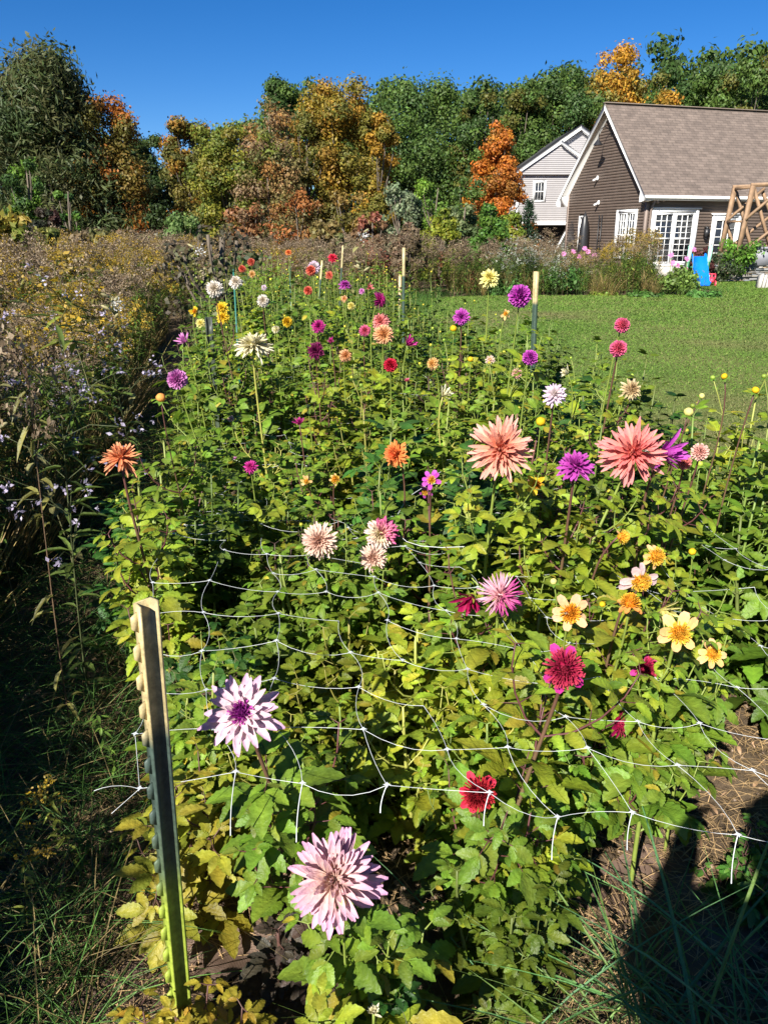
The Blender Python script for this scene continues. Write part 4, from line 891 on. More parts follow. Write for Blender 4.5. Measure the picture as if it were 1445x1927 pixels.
p = meadow_pts(700, 17, 33, lambda x, y: x > .5); fill('back_greens', 'green', p, hm(p)*.9, 'olive green brush right of the reddish brush', 'weeds', 1.3)
# the meadow goes on left of and beside the photographer
n = 260; p = np.stack([rng.uniform(-3.4, -1.35, n), rng.uniform(-3.0, .9, n), np.full(n, -.02)], 1); fill('side_weeds', 'green', p, rng.uniform(.9, 1.35, n), 'tall leafy weeds at the side of the path', 'weeds', 1.3)
n = 160; p = np.stack([rng.uniform(-3.6, -1.5, n), rng.uniform(-3.0, 1.2, n), np.full(n, -.02)], 1); fill('side_goldenrod', 'dry', p, rng.uniform(1.1, 1.6, n), 'seeding goldenrod at the side of the path', 'weeds', 1.3)
# single plants one can pick out
def weed(name, kind, x, y, h, label, cat, wide=1.0, group=None):
    V, F, Cc = weed_t(kind, 1.0); mb = MB(); a = rng.uniform(0, 6.28); c, s = math.cos(a), math.sin(a)
    W = V*np.array([wide, wide, 1])*h; W = W@np.array([[c, s, 0], [-s, c, 0], [0, 0, 1]]); mb.add(W, F, Cc)
    o = mb.build(name, M['leaf'], smooth=False); o.location = (x, y, -.02); tag(o, label, cat, group); return o
def weed_at(name, kind, px, py, Y, label, cat, wide=1.0):
    p = at(px, py, Y); return weed(name, kind, p[0], Y, max(.3, p[2]), label, cat, wide)
weed_at('goldenrod', 'dry', 15, 640, 2.2, 'tan fluffy goldenrod head reaching in from the left picture edge', 'goldenrod', .6)
weed_at('milkweed', 'milk', 80, 632, 3.4, 'milkweed with burst pods and white silk near the left edge', 'milkweed')
weed_at('milkweed', 'milk', 232, 545, 5.5, 'milkweed with open pods and white silk in the middle of the left meadow', 'milkweed')
weed_at('milkweed', 'milk', 345, 455, 9.0, 'milkweed with pale pods left of the dark leaved sapling', 'milkweed')
weed_at('milkweed', 'milk', 645, 425, 10, 'tall milkweed with pale upright pods behind the far cream post', 'milkweed')
weed_at('aster', 'aster', 120, 545, 4.2, 'cluster of pale lilac asters beside the yellow goldenrod in the left meadow', 'aster', 1.2)
weed_at('aster', 'aster', 85, 765, 2.4, 'small lilac aster low at the left, under the milkweed silk', 'aster')
weed_at('aster', 'aster', 240, 690, 3.6, 'lilac aster beside the milkweed, left of the coral orange bloom', 'aster', 1.2)
weed_at('goldenrod', 'gold', 165, 520, 4.8, 'bright yellow goldenrod in the left meadow', 'goldenrod', 1.5)
# low goldenrod sprawling at the near left corner
n_ = 0
for px, py, Y, k, lab in [(150, 1660, 1.12, 'gold', 'faded goldenrod sprig sprawling left of the near post'), (60, 1800, 1.0, 'gold', 'goldenrod sprig at the bottom left corner'), (230, 1500, 1.45, 'green', 'weed with lance shaped leaves behind the near post')]:
    p = ground(px, py); weed('goldenrod' if k == 'gold' else 'broadleaf_weed', k, p[0], p[1], .34, lab, 'weed', 1.3)

# ------------------------------------------------------------------ trees
def tree_mesh(h, wd, nblob, nleaf, lsize, crown0=.15, shape='round', seed=1, cols=None, open_=0., trunk=True, limbs=7, tr=.18):
    """trunk with limbs, and a crown of many leaf faces gathered in clumps"""
    g = np.random.default_rng(seed); T = MB(); L = MB()
    cz0 = h*crown0; ch = h-cz0
    pts = []
    for i in range(nblob):
        f = g.random()**(.9); z = cz0+ch*f*.96
        if shape == 'round': rr = math.sin(math.pi*min(1, (.10+.84*f)))**.6
        elif shape == 'cone': rr = (1-f)**.8*.95+.05
        elif shape == 'column': rr = math.sin(math.pi*min(1, (.12+.8*f)))**.45
        else: rr = (1.15-f)**.6 if f > .3 else .9
        a = g.uniform(0, 6.28); q = wd/2*rr*math.sqrt(g.uniform(.08, 1))*.92
        pts.append((q*math.cos(a), q*math.sin(a), z, wd*g.uniform(.11, .20)*(.65+.35*rr)*(.72 if shape == 'cone' else 1)))
    if trunk:
        top = np.array([g.normal(0, .15), g.normal(0, .15), h*.9]); P = bez((0, 0, -.1), (0, 0, h*.3), top*[.5, 1, .7], top, 8)
        tube(T, P, np.linspace(tr, .02, 8), 7, (1, 1, 1))
        for i in g.choice(nblob, min(nblob, limbs*3), False):
            b = pts[i]; z0 = max(h*.12, b[2]*.55); s = np.array([np.interp(z0, P[:, 2], P[:, 0]), np.interp(z0, P[:, 2], P[:, 1]), z0]); e = np.array(b[:3])
            B = bez(s, s+(e-s)*[.5, .5, .2], e-[0, 0, (e[2]-s[2])*.3], e, 6); tube(T, B, np.linspace(tr*.38, .012, 6), 4, (1, 1, 1))
    blobs = np.array(pts); n = nleaf; wgt = blobs[:, 3]**2; k = g.choice(nblob, n, p=wgt/wgt.sum())
    d = norm(g.normal(0, 1, (n, 3))); rr = blobs[k, 3]*(g.random(n)**.35)*g.uniform(.8, 1.2, n); rr *= 1+.25*np.sin(d[:, 0]*7+k)*np.sin(d[:, 1]*6+k*2)
    p = blobs[k, :3]+d*rr[:, None]*[1, 1, .8]
    if shape == 'weep': p[:, 2] -= g.random(n)**2*h*.06
    ld = norm(np.cross(d, g.normal(0, 1, (n, 3)))+[0, 0, -.25]); nn = norm(d*.9+g.normal(0, .55, (n, 3))+[0, 0, .2])
    base = np.array(cols if cols is not None else [(1, 1, 1)]); bl = base[g.integers(0, len(base), nblob)]; cc = 1.3*bl[k]*g.uniform(.7, 1.3, (n, 1))*(1+g.uniform(-.1, .1, (n, 3)))
    Tm = TUFT
    L.inst(Tm, p, frames(ld, nn), np.stack([lsize*g.uniform(.7, 1.3, n)*(1.1 if shape != 'weep' else .5), lsize*g.uniform(.7, 1.4, n)*(1 if shape != 'weep' else 1.5), np.full(n, lsize)], 1), cc)
    if shape not in ('cone',) and n > 4000:                  # loose sprigs that break up the outline
        m = n//30; d2 = norm(g.normal(0, 1, (m, 3))*[1, 1, .8]+[0, 0, .3]); kk = g.integers(0, nblob, m); r2 = blobs[kk, 3]*g.uniform(1.0, 1.25, m)
        L.inst(Tm, blobs[kk, :3]+d2*r2[:, None], frames(norm(g.normal(0, 1, (m, 3))), norm(g.normal(0, 1, (m, 3)))), np.full(m, lsize), bl[kk]*g.uniform(.8, 1.2, (m, 1)))
    return T, L
TREES = {}
def tree(px, pyt, Y, wpx, cols, label, shape='round', kind=None, nleaf=9000, nblob=60, name='tree', cat='tree', crown0=.12, lsize=None, group=None, tint=(1, 1, 1), z0=0., h=None, tr=None):
    t = at(px, pyt, Y); hh = (t[2]-z0)*(h or 1); wd = wpx/FPX*(Y*math.cos(PITCH)+.5)*1.08
    ls = lsize or .0035*Y; nleaf = int(nleaf*(2.2 if lsize is None else 1.3))
    seed = int(abs(px*7+pyt*13+Y)); hh *= .95; T, L = tree_mesh(hh, wd, nblob, nleaf, ls, crown0, shape, seed, cols, tr=tr or max(.05, .012*hh+.03), limbs=6)
    root = empty(name, (t[0], Y, z0), label, cat, group)
    if T.V: T.build('trunk', M['bark'], root)
    o = L.build('crown', M['tree'], root, smooth=False); return root
GO = [(.06, .105, .022), (.075, .125, .024), (.045, .085, .022)]         # oak green
GOY = GO+[(.10, .10, .02)]
OR = [(.36, .12, .018), (.30, .11, .02), (.40, .17, .02), (.22, .10, .02)]
OG = [(.20, .12, .02), (.12, .10, .02), (.26, .12, .02), (.09, .09, .02)]
GOLD = [(.22, .16, .02), (.16, .13, .022), (.11, .11, .022), (.26, .15, .02)]
YGR = [(.13, .15, .022), (.17, .17, .022), (.09, .12, .022), (.14, .12, .02)]
TAN = [(.22, .14, .055), (.18, .12, .06), (.25, .13, .04), (.15, .125, .045), (.12, .12, .04)]
DK = [(.03, .055, .014), (.045, .07, .016), (.036, .06, .018)]
GY = [(.05, .075, .025), (.065, .085, .028), (.038, .06, .02), (.075, .08, .028)]
# far row first: the wood behind
def woods():
    mb = MB(); T = MB(); g = rng
    for k in range(70):
        x = -70+k*2.3+g.normal(0, .7); y = 72+g.normal(0, 4); px = 722+FPX*x/(y*.9415)
        top = np.interp(px, [-200, 100, 230, 300, 340, 480, 620, 1000, 1150, 1445, 1800], [12, 11.5, 9.0, 7.2, 8.0, 11.5, 12.3, 14, 15.3, 15.6, 15])
        V, F, Cc = wood_t[k % 4]; s = top/12*g.uniform(.92, 1.03); a = g.uniform(0, 6.28); c, s_ = math.cos(a), math.sin(a)
        W = V@np.array([[c, s_, 0], [-s_, c, 0], [0, 0, 1]])*[s*.9, s*.9, s]; mb.add(W+[x, y, 0], F, Cc*g.uniform(.7, 1.15)*(np.array([1.6, 1.1, .9]) if g.random() < .15 else 1))
    return tag(mb.build('distant_woods', M['tree'], smooth=False), 'dark woods closing the view behind the front trees', 'woods', kind='stuff')
wood_t = [tree_mesh(12, 7.5, 45, 7000, .34, .03, 'column', 50+q, GO, trunk=False)[1].template() for q in range(4)]
woods()
tree(780, 128, 58, 215, GO, 'broad dark green oak left of the orange tree, its rounded top against the sky', nleaf=14000, nblob=80)
tree(690, 165, 57, 120, GO, 'dark green tree between the gold tree and the broad oak', nleaf=8000)
tree(533, 128, 54, 100, GO, 'small round green treetop rising alone behind the gold tree', 'round', nleaf=7000, nblob=40, crown0=.4)
tree(905, 145, 56, 110, GOY, 'green tree behind the orange tree', nleaf=8000)
tree(985, 130, 60, 120, GOY, 'green oak over the grey house, left of the tallest group', nleaf=9000)
tree(1065, 102, 62, 160, GO, 'tall green oak above the grey house gable', nleaf=12000, nblob=80)
tree(1172, 58, 66, 150, [(.36, .19, .02), (.30, .17, .02), (.40, .22, .03), (.16, .14, .03)], 'golden orange tree, the highest top behind the brown roof', nleaf=11000, nblob=70)
tree(1262, 96, 62, 110, GOY, 'green tree between the golden top and the low orange patch', nleaf=8000)
tree(1250, 150, 58, 120, [(.34, .17, .02), (.22, .14, .02)], 'low orange gold tree just over the brown roof ridge', nleaf=7000, nblob=40)
tree(1345, 90, 60, 130, GO, 'green oak near the right edge over the brown roof', nleaf=10000)
tree(1430, 82, 57, 150, GOY, 'green oak cut by the right picture edge', nleaf=10000)
tree(1540, 120, 57, 190, GO, 'green oak just beyond the right edge', nleaf=7000)
tree(268, 235, 50, 105, DK, 'dark green tree in the gap right of the orange maple', nleaf=9000, nblob=50)
tree(350, 208, 43, 110, OG+[(.10, .10, .02)], 'rusty green tree with an orange shoulder in the centre left', nleaf=8000)
tree(505, 168, 46, 130, TAN, 'half bare tan tree left of the gold tree', nleaf=4500, nblob=70)
tree(415, 216, 36, 135, YGR, 'yellow green maple in front of the rusty tree', 'column', nleaf=11000, nblob=70, crown0=.05)
tree(500, 235, 35, 125, TAN+YGR[:2], 'thin twiggy tree with pinkish brown leaves in front of the tan one', 'column', nleaf=6000, nblob=70, crown0=.05)
tree(640, 118, 38, 150, GOLD, 'tall gold and olive maple in the centre', 'column', nleaf=17000, nblob=110, crown0=.05)
tree(575, 190, 37, 110, GOLD[1:]+OG[:2], 'olive and rust shoulder tree beside the tall gold maple', 'column', nleaf=9000, nblob=60, crown0=.05)
tree(712, 188, 37, 80, [(.28, .16, .02), (.20, .14, .02), (.13, .12, .02)], 'narrow golden tree at the right flank of the tall gold maple', 'column', nleaf=8000, nblob=50, crown0=.05)
tree(60, 52, 34, 270, GY, 'huge grey green willow like tree at the left edge', 'weep', nleaf=42000, nblob=170, crown0=.03, lsize=.2)
tree(-90, 30, 33, 220, GY, 'big grey green tree just outside the left edge', 'weep', nleaf=9000, nblob=70)
tree(185, 163, 35, 135, OR[1:]+[(.17, .12, .025), (.12, .10, .02), (.10, .09, .02)], 'orange brown maple right of the huge willow like tree', 'column', nleaf=13000, nblob=90, crown0=.06)
tree(943, 206, 45, 165, OR, 'bright orange maple in front of the green oaks beside the grey house', 'cone', nleaf=9000, nblob=80, crown0=.03, h=1.0)
# understorey
tree(35, 265, 29, 75, [(.07, .13, .02), (.09, .17, .02), (.04, .08, .02)], 'bright green vine thicket climbing at the left edge', 'column', nleaf=3500, nblob=40, name='vine_thicket', cat='vine', crown0=.0)
tree(118, 330, 28, 38, [(.08, .16, .02), (.04, .09, .02)], 'narrow bright green vine under the orange brown maple', 'column', nleaf=1500, nblob=20, name='vine_thicket', cat='vine', crown0=.0)
tree(85, 378, 27, 60, [(.05, .025, .02), (.04, .03, .02), (.03, .035, .02)], 'dark red creeper at the foot of the willow like tree', 'round', nleaf=1800, nblob=20, name='creeper', cat='shrub', crown0=.0)
US = [(12,392,13,95,[(.20,.19,.03),(.14,.16,.03),(.24,.18,.03)],'golden green bushy thicket rising at the left picture edge'),(75,412,16,80,[(.17,.17,.04),(.12,.14,.035)],'olive bush right of the golden thicket in the left meadow'),(165,425,20,90,[(.16,.12,.06),(.12,.12,.04)],'brownish bush at the back of the left meadow'),(255,428,22,80,[(.14,.10,.05),(.12,.13,.04)],'low brown green bush before the dark gap in the trees'),
 (345,395,26,90,[(.09,.15,.04),(.12,.17,.05)],'pale green shrub left of the dark leaved sapling'),
 (465,380,27,110,[(.16,.10,.05),(.22,.10,.04),(.10,.09,.03)],'brownish orange brush under the twiggy tree'),
 (560,350,30,120,[(.20,.10,.03),(.12,.10,.03),(.26,.10,.03)],'rust brown thicket at the foot of the gold maple'),
 (655,350,30,90,[(.18,.12,.03),(.10,.09,.02)],'ochre thicket right of the rust brown one'),
 (750,338,31,75,[(.16,.20,.11),(.12,.15,.08)],'pale grey green bush left of the dark little conifer'),
 (815,325,34,80,[(.14,.24,.03),(.10,.18,.03)],'bright yellow green young tree behind the round yellow bush'),
 (880,320,36,90,GO,'mid green bush left of the orange maple foot'),
 (828,385,26,70,[(.17,.19,.02),(.13,.16,.02)],'round yellow green bush beside the little conifer'),
 (870,365,28,70,[(.12,.15,.06),(.09,.13,.05)],'soft green bush right of the round yellow one'),
 (925,375,27,80,[(.06,.13,.02),(.08,.15,.02)],'dense green bush in front of the orange maple'),
 (965,392,29,60,[(.17,.19,.02),(.12,.16,.02)],'yellow green bush against the grey house corner'),
 (700,395,24,70,[(.22,.08,.05),(.14,.08,.04)],'reddish brush at the back of the beds'),
 (610,410,22,80,[(.13,.14,.05),(.16,.12,.04)],'low olive brush at the back of the beds'),
 (770,412,22,60,[(.16,.11,.07),(.12,.09,.05)],'low brown brush right of the far posts')]
for px, pyt, Y, wp, cols, lab in US: tree(px, pyt, Y, wp, cols, lab, 'column', nleaf=3200, nblob=34, name='shrub', cat='shrub', crown0=.0, lsize=.12)
def conifer(px, pyt, Y, wpx, label, col=(.03, .065, .03)):
    t = at(px, pyt, Y); h = t[2]; wd = wpx/FPX*Y; g = rng; L = MB(); T = MB(); tube(T, [(0, 0, 0), (0, 0, h*.5), (0, 0, h*.98)], [.07, .045, .01], 6)
    for tier in range(22):
        f = tier/22; z = h*(.06+.90*f); r = wd/2*(1-f)**.85+.03; nb_ = int(14*(1-f)+5)
        for b in range(nb_):
            a = 6.28*b/nb_+tier*.9+g.normal(0, .15); rr = r*g.uniform(.75, 1.1); d = np.array([math.cos(a), math.sin(a), .18]); e = d*rr; m = 16
            tube(T, [(0, 0, z), (e[0]*.8, e[1]*.8, z+e[2]*.8)], .01, 3); q = g.random(m)
            p = np.array([0, 0, z])+np.outer(q, e)+g.normal(0, .03, (m, 3)); dd = norm(d+g.normal(0, .55, (m, 3)))
            L.inst(TUFT, p, frames(dd, norm(g.normal(0, .5, (m, 3))+[0, 0, 1])), np.stack([np.full(m, .06), g.uniform(.12, .2, m), np.full(m, .1)], 1), np.array(col)*g.uniform(.7, 1.6, (m, 1)))
    root = empty('spruce_tree', (t[0], Y, 0), label, 'conifer'); T.build('trunk', M['bark'], root); L.build('crown', M['tree'], root, smooth=False)
conifer(996, 368, 30, 58, 'young spruce in front of the grey house'); conifer(786, 368, 32, 40, 'small dark conifer left of the round yellow green bush', (.022, .05, .03))
# dark leaved sapling at the back of the bed
T, L = tree_mesh(1.0, .75, 22, 900, .042, .15, 'column', 9, [(.06, .05, .03), (.09, .09, .035), (.05, .07, .025)], tr=.012, limbs=5)
p = at(395, 415, 9.5); root = empty('sapling', (p[0], 9.5, 0), 'dark leaved sapling with broad purplish green leaves at the back left of the bed', 'sapling'); root.scale = (p[2],)*3
T.build('trunk', M['bark'], root); L.build('crown', M['leaf'], root)

# ------------------------------------------------------------------ houses
def mat_shingle():
    m, N, L = nodes_of('roof_shingles'); b = N['Principled BSDF']; b.inputs['Roughness'].default_value = .9
    tc = N.new('ShaderNodeTexCoord'); mp = N.new('ShaderNodeMapping'); L.new(tc.outputs['UV'], mp.inputs[0])
    br = N.new('ShaderNodeTexBrick'); br.inputs['Color1'].default_value = (.165, .128, .106, 1); br.inputs['Color2'].default_value = (.115, .089, .074, 1); br.inputs['Mortar'].default_value = (.085, .066, .056, 1)
    br.inputs['Scale'].default_value = 1; br.inputs['Brick Width'].default_value = .33; br.inputs['Row Height'].default_value = .145; br.inputs['Mortar Size'].default_value = .008; br.inputs['Bias'].default_value = -.1
    n = N.new('ShaderNodeTexNoise'); n.inputs['Scale'].default_value = 3; n.inputs['Detail'].default_value = 8; r = N.new('ShaderNodeMapRange'); r.inputs['From Min'].default_value = .3; r.inputs['From Max'].default_value = .7; r.inputs['To Min'].default_value = .8; r.inputs['To Max'].default_value = 1.2
    x = N.new('ShaderNodeMix'); x.data_type = 'RGBA'; x.blend_type = 'MULTIPLY'; x.inputs[0].default_value = 1
    L.new(tc.outputs['UV'], br.inputs['Vector']); L.new(tc.outputs['UV'], n.inputs['Vector']); L.new(n.outputs[0], r.inputs['Value']); L.new(br.outputs[0], x.inputs[6]); L.new(r.outputs[0], x.inputs[7]); L.new(x.outputs[2], b.inputs['Base Color'])
    bp = N.new('ShaderNodeBump'); bp.inputs['Strength'].default_value = .6; bp.inputs['Distance'].default_value = .02; L.new(br.outputs['Fac'], bp.inputs['Height']); bp.invert = True; L.new(bp.outputs[0], b.inputs['Normal'])
    return m
M['shingle'] = mat_shingle()
def siding(mb, u0, u1, z0, z1, course, gable=None, holes=(), axis='x', off=0., out=-1, lap=.016):
    """lapped boards; gable(z) -> (ua, ub) clips them; holes are (ua, ub, za, zb)"""
    z = z0
    while z < z1-1e-4:
        zt = min(z+course, z1); a, b = (u0, u1) if gable is None else gable((z+zt)/2)
        if b-a > .02:
            segs = [(a, b)]
            for ha, hb, za, zb in holes:
                if zt > za+.02 and z < zb-.02:
                    ns = []
                    for s, e in segs:
                        if hb <= s or ha >= e: ns.append((s, e)); continue
                        if ha > s: ns.append((s, ha))
                        if hb < e: ns.append((hb, e))
                    segs = ns
            for s, e in segs:
                o1, o2 = off+out*lap, off
                if axis == 'x': V = [(s, o1, z), (e, o1, z), (e, o2, zt), (s, o2, zt), (s, o2, z), (e, o2, z)]
                else: V = [(o1, s, z), (o1, e, z), (o2, e, zt), (o2, s, zt), (o2, s, z), (o2, e, z)]
                mb.add(V, np.array([(0, 1, 2, 3), (4, 5, 1, 0)]))
        z = zt
def obox(root, name, mat, boxes, parent=None):
    mb = MB()
    for lo, hi in boxes: box(mb, lo, hi)
    return mb.build(name, mat, parent or root, smooth=False)
def window(root, axis, u, z, w_, h, cols, rows, leaves=1, trim=.13, off=0., out=-1, name='window', head=True, sash=False, fr=.07):
    """white framed window with glazing bars on a wall (axis 'x': the wall runs along x)"""
    def bx(ua, ub, za, zb, d0, d1):
        lo, hi = sorted((off+out*d0, off+out*d1))
        return ((ua, lo, za), (ub, hi, zb)) if axis == 'x' else ((lo, ua, za), (hi, ub, zb))
    B = [bx(u-trim, u, z-trim*.6, z+h+trim, 0, .05), bx(u+w_, u+w_+trim, z-trim*.6, z+h+trim, 0, .05), bx(u, u+w_, z+h, z+h+trim, 0, .048), bx(u, u+w_, z-trim*.6, z, 0, .048)]
    if head: B.append(bx(u-trim-.08, u+w_+trim+.08, z+h+trim, z+h+trim+.05, 0, .10))
    fo = obox(root, name, M['white'], B); lw = w_/leaves; S = []
    for q in range(leaves):
        a = u+q*lw; b = a+lw
        S += [bx(a, a+fr, z, z+h, -.02, .03), bx(b-fr, b, z, z+h, -.02, .03), bx(a+fr, b-fr, z+h-fr, z+h, -.02, .028), bx(a+fr, b-fr, z, z+fr, -.02, .028)]
        if sash: S.append(bx(a+fr, b-fr, z+h/2-.03, z+h/2+.03, -.02, .026))
        for c in range(1, cols): x = a+fr+(lw-2*fr)*c/cols; S.append(bx(x-.011, x+.011, z+fr, z+h-fr, -.01, .018))
        for r in range(1, rows): y = z+fr+(h-2*fr)*r/rows; S.append(bx(a+fr, b-fr, y-.011, y+.011, -.01, .016))
    obox(root, 'sash', M['white'], S, fo)
    obox(root, 'pane', M['glass'], [bx(u+.01, u+w_-.01, z+.01, z+h-.01, -.03, -.012)], fo); return fo
def roof_plane(root, P, uv, name='roof', mat=None, th=.0):
    me = bpy.data.meshes.new(name); me.from_pydata([tuple(p) for p in P], [], [tuple(range(len(P)))]); uvl = me.uv_layers.new(name='uv')
    for i, q in enumerate(uv): uvl.data[i].uv = q
    me.materials.append(mat or M['shingle']); o = bpy.data.objects.new(name, me); C.objects.link(o); o.parent = root; return o
def prism(mb, P, ex):
    P = [np.array(p, float) for p in P]; n = len(P); e = np.array(ex, float); V = P+[p+e for p in P]
    F = [np.array([(i, (i+1) % n, n+(i+1) % n, n+i)]) for i in range(n)]
    if n == 4: F += [np.array([(0, 1, 2, 3)]), np.array([(7, 6, 5, 4)])]
    elif n == 3: F += [np.array([(0, 1, 2)]), np.array([(5, 4, 3)])]
    elif n == 5: F += [np.array([(0, 1, 2, 3)]), np.array([(0, 3, 4)]), np.array([(8, 7, 6, 5)]), np.array([(9, 8, 5)])]
    mb.add(V, F)
HA = R(17); W_, LEN, EZ, RZ, OH = 6.2, 16.0, 3.35, 6.62, .38
hs = empty('brown_house', (10.4, 33, 0), 'dark brown clapboard house with a steep shingle roof and white trim on the right', 'house', rz=HA)
SL_ = (RZ-EZ)/(W_/2)
front_holes = [(.25, 2.45, .50, 2.62), (3.15, 4.55, .50, 2.42), (6.4, 8.0, .5, 2.4)]
gab_holes = [(.55, 2.05, .62, 2.62), (4.45, 5.05, .9, 2.45)]
obox(hs, 'wall', M['dark'], [((.06, .06, 0), (LEN, W_-.06, EZ-.05))])
mb = MB(); siding(mb, .10, LEN, .1, EZ, .115, None, front_holes, 'x', 0., -1); mb.build('siding', M['brown'], hs, smooth=False)
gb_ = lambda z: (0.10, W_-.10) if z < EZ else ((z-EZ)/SL_+.02, W_-(z-EZ)/SL_-.02)
mb = MB(); siding(mb, 0, W_, .1, RZ, .115, gb_, gab_holes, 'y', 0., -1); mb.build('siding', M['brown'], hs, smooth=False)
mb = MB(); prism(mb, [(.05, .05, 0), (.05, W_-.05, 0), (.05, W_-.05, EZ), (.05, W_/2, RZ-.1), (.05, .05, EZ)], (.05, 0, 0)); mb.build('gable_backing', M['brown'], hs, smooth=False)
obox(hs, 'corner_board', M['browntrim'], [((-.03, -.03, 0), (.10, .10, EZ))]); obox(hs, 'corner_board', M['browntrim'], [((-.03, W_-.10, 0), (.10, W_+.03, EZ))])
ez = EZ-SL_*OH; SLN = math.hypot(W_/2+OH, RZ-ez); T_ = .14
roof_plane(hs, [(-OH-.03, -OH, ez+T_), (LEN+.3, -OH, ez+T_), (LEN+.3, W_/2, RZ+T_), (-OH-.03, W_/2, RZ+T_)], [(0, 0), (LEN, 0), (LEN, SLN), (0, SLN)])
roof_plane(hs, [(-OH-.03, W_+OH, ez+T_), (-OH-.03, W_/2, RZ+T_), (LEN+.3, W_/2, RZ+T_), (LEN+.3, W_+OH, ez+T_)], [(0, 0), (0, SLN), (LEN, SLN), (LEN, 0)])
mb = MB(); bar(mb, (-OH-.04, W_/2, RZ+T_+.015), (LEN+.3, W_/2, RZ+T_+.015), .26, .03); mb.build('ridge_cap', mat_plain('ridge_cap', (.17, .135, .11), .9), hs, smooth=False)
mb = MB()
for s, y0, y1 in ((1, -OH, W_/2), (-1, W_+OH, W_/2)):
    prism(mb, [(-OH, y0, ez-.06), (-OH, y1, RZ-.10), (-OH, y1, RZ+T_-.01), (-OH, y0, ez+T_-.01)], (-.028, 0, 0))
mb.build('rake_board', M['white'], hs, smooth=False)
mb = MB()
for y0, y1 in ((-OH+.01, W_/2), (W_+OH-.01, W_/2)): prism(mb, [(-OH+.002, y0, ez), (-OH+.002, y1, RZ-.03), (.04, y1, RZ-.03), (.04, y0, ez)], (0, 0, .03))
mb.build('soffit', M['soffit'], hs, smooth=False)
mb = MB(); box(mb, (-OH+.01, -OH-.02, ez-.02), (LEN+.3, -OH+.0, ez+T_)); box(mb, (-OH+.02, -OH+.003, ez-.03), (LEN+.28, -.002, ez+.0)); box(mb, (-OH-.02, -OH-.11, ez+.03), (LEN+.3, -OH-.023, ez+.13)); mb.build('gutter', M['white'], hs, smooth=False)
mb = MB()                                               # boxed eave returns at both gable feet
prism(mb, [(-OH+.001, -OH+.004, ez-.05), (-OH+.001, .0, ez-.10), (-OH+.001, .0, ez+SL_*OH), (-OH+.001, -OH+.004, ez+.08)], (OH-.03, 0, 0))
prism(mb, [(-OH+.001, W_+OH-.004, ez-.05), (-OH+.001, W_, ez-.10), (-OH+.001, W_, ez+SL_*OH), (-OH+.001, W_+OH-.004, ez+.08)], (OH-.03, 0, 0)); mb.build('eave_return', M['white'], hs, smooth=False)
window(hs, 'x', .38, .50, 1.94, 1.98, 3, 8, 2, .13, 0, -1, 'french_door', True, True, .10)
window(hs, 'x', 3.28, .50, 1.14, 1.78, 3, 5, 1, .13, 0, -1, 'window', True, False, .10)
window(hs, 'x', 6.53, .60, 1.34, 1.68, 3, 5, 1, .13)
window(hs, 'y', .68, .75, 1.24, 1.74, 3, 6, 2, .12, 0, -1, 'window', False, True, .05)
window(hs, 'y', 4.53, .98, .44, 1.38, 3, 6, 1, .08, 0, -1, 'window', False, True, .04)
obox(hs, 'step', M['stone'], [((.1, -.75, .0), (2.6, -.06, .42))]); obox(hs, 'foundation', M['stone'], [((-.02, -.02, -.2), (LEN, W_, .09))])
# downspout at the corner, lantern, gooseneck lamp, cameras
mb = MB(); tube(mb, [(.17, -.07, .1), (.17, -.07, EZ-.75), (.17, -.28, EZ-.42)], .045, 6); mb.build('downspout', M['browntrim'], hs)
mb = MB(); bar(mb, (2.85, -.0, 1.9), (2.85, -.14, 1.94), .05); bar(mb, (2.85, -.16, 1.55), (2.85, -.16, 1.86), .17); bar(mb, (2.85, -.16, 1.86), (2.85, -.16, 1.93), .11); bar(mb, (2.85, -.16, 1.48), (2.85, -.16, 1.55), .10); mb.build('wall_lantern', M['black'], hs, smooth=False)
mb = MB(); yl = W_/2-.1; P = bez((-.01, yl, 5.55), (-.2, yl, 6.0), (-.62, yl, 5.95), (-.62, yl, 5.45), 10); tube(mb, P, .016, 6); tube(mb, [(-.62, yl, 5.48), (-.62, yl, 5.36), (-.62, yl, 5.28), (-.62, yl, 5.16)], [.03, .045, .12, .20], 14, cap=False); ico(mb, (-.0, yl, 5.55), (.02, .07, .07)); mb.build('gooseneck_lamp', M['black'], hs)
for y_, z_ in ((3.75, 3.95), (3.5, 2.95)):
    mb = MB(); ico(mb, (-.05, y_, z_), (.05, .08, .10)); bar(mb, (-.05, y_, z_), (-.2, y_+.03, z_-.08), .07); ico(mb, (-.22, y_+.03, z_-.09), .045); mb.build('security_camera', M['white'], hs)
mb = MB(); bar(mb, (.45, -.05, EZ-.30), (.25, -.32, EZ-.52), .09); ico(mb, (.60, -.22, EZ-.40), (.07, .07, .09)); mb.build('flood_light', M['browntrim'], hs)
# wall trellises: standing against the gable wall, not part of the house
ca, sa = math.cos(HA), math.sin(HA)
def hw(x, y, z): return (10.4+ca*x-sa*y, 33+sa*x+ca*y, z)
mb = MB()
for k in range(6): bar(mb, (0, -.38+k*.152, 0), (0, -.38+k*.152+(.19-.076*k)*.9, 2.3-.35*abs(k-2.5)/2.5), .015)
for k in range(9): a = .38-.0*k if k < 6 else .38-(k-5)*.11; bar(mb, (0.012, -a, .25+k*.24), (.012, a, .25+k*.24), .013)
o = tag(mb.build('wall_trellis', M['black'], smooth=False), 'black wire garden trellis against the gable wall, left of the narrow window', 'trellis'); o.location = hw(-.10, 5.55, 0); o.rotation_euler = (0, 0, HA)
mb = MB()
tube(mb, [(0, 0, 0), (0, 0, 2.62)], .022, 8); tube(mb, [(0, 0, .75), (0, 0, .95), (0, 0, 1.9), (0, 0, 2.35), (0, 0, 2.55)], [.20, .24, .20, .12, .03], 9)
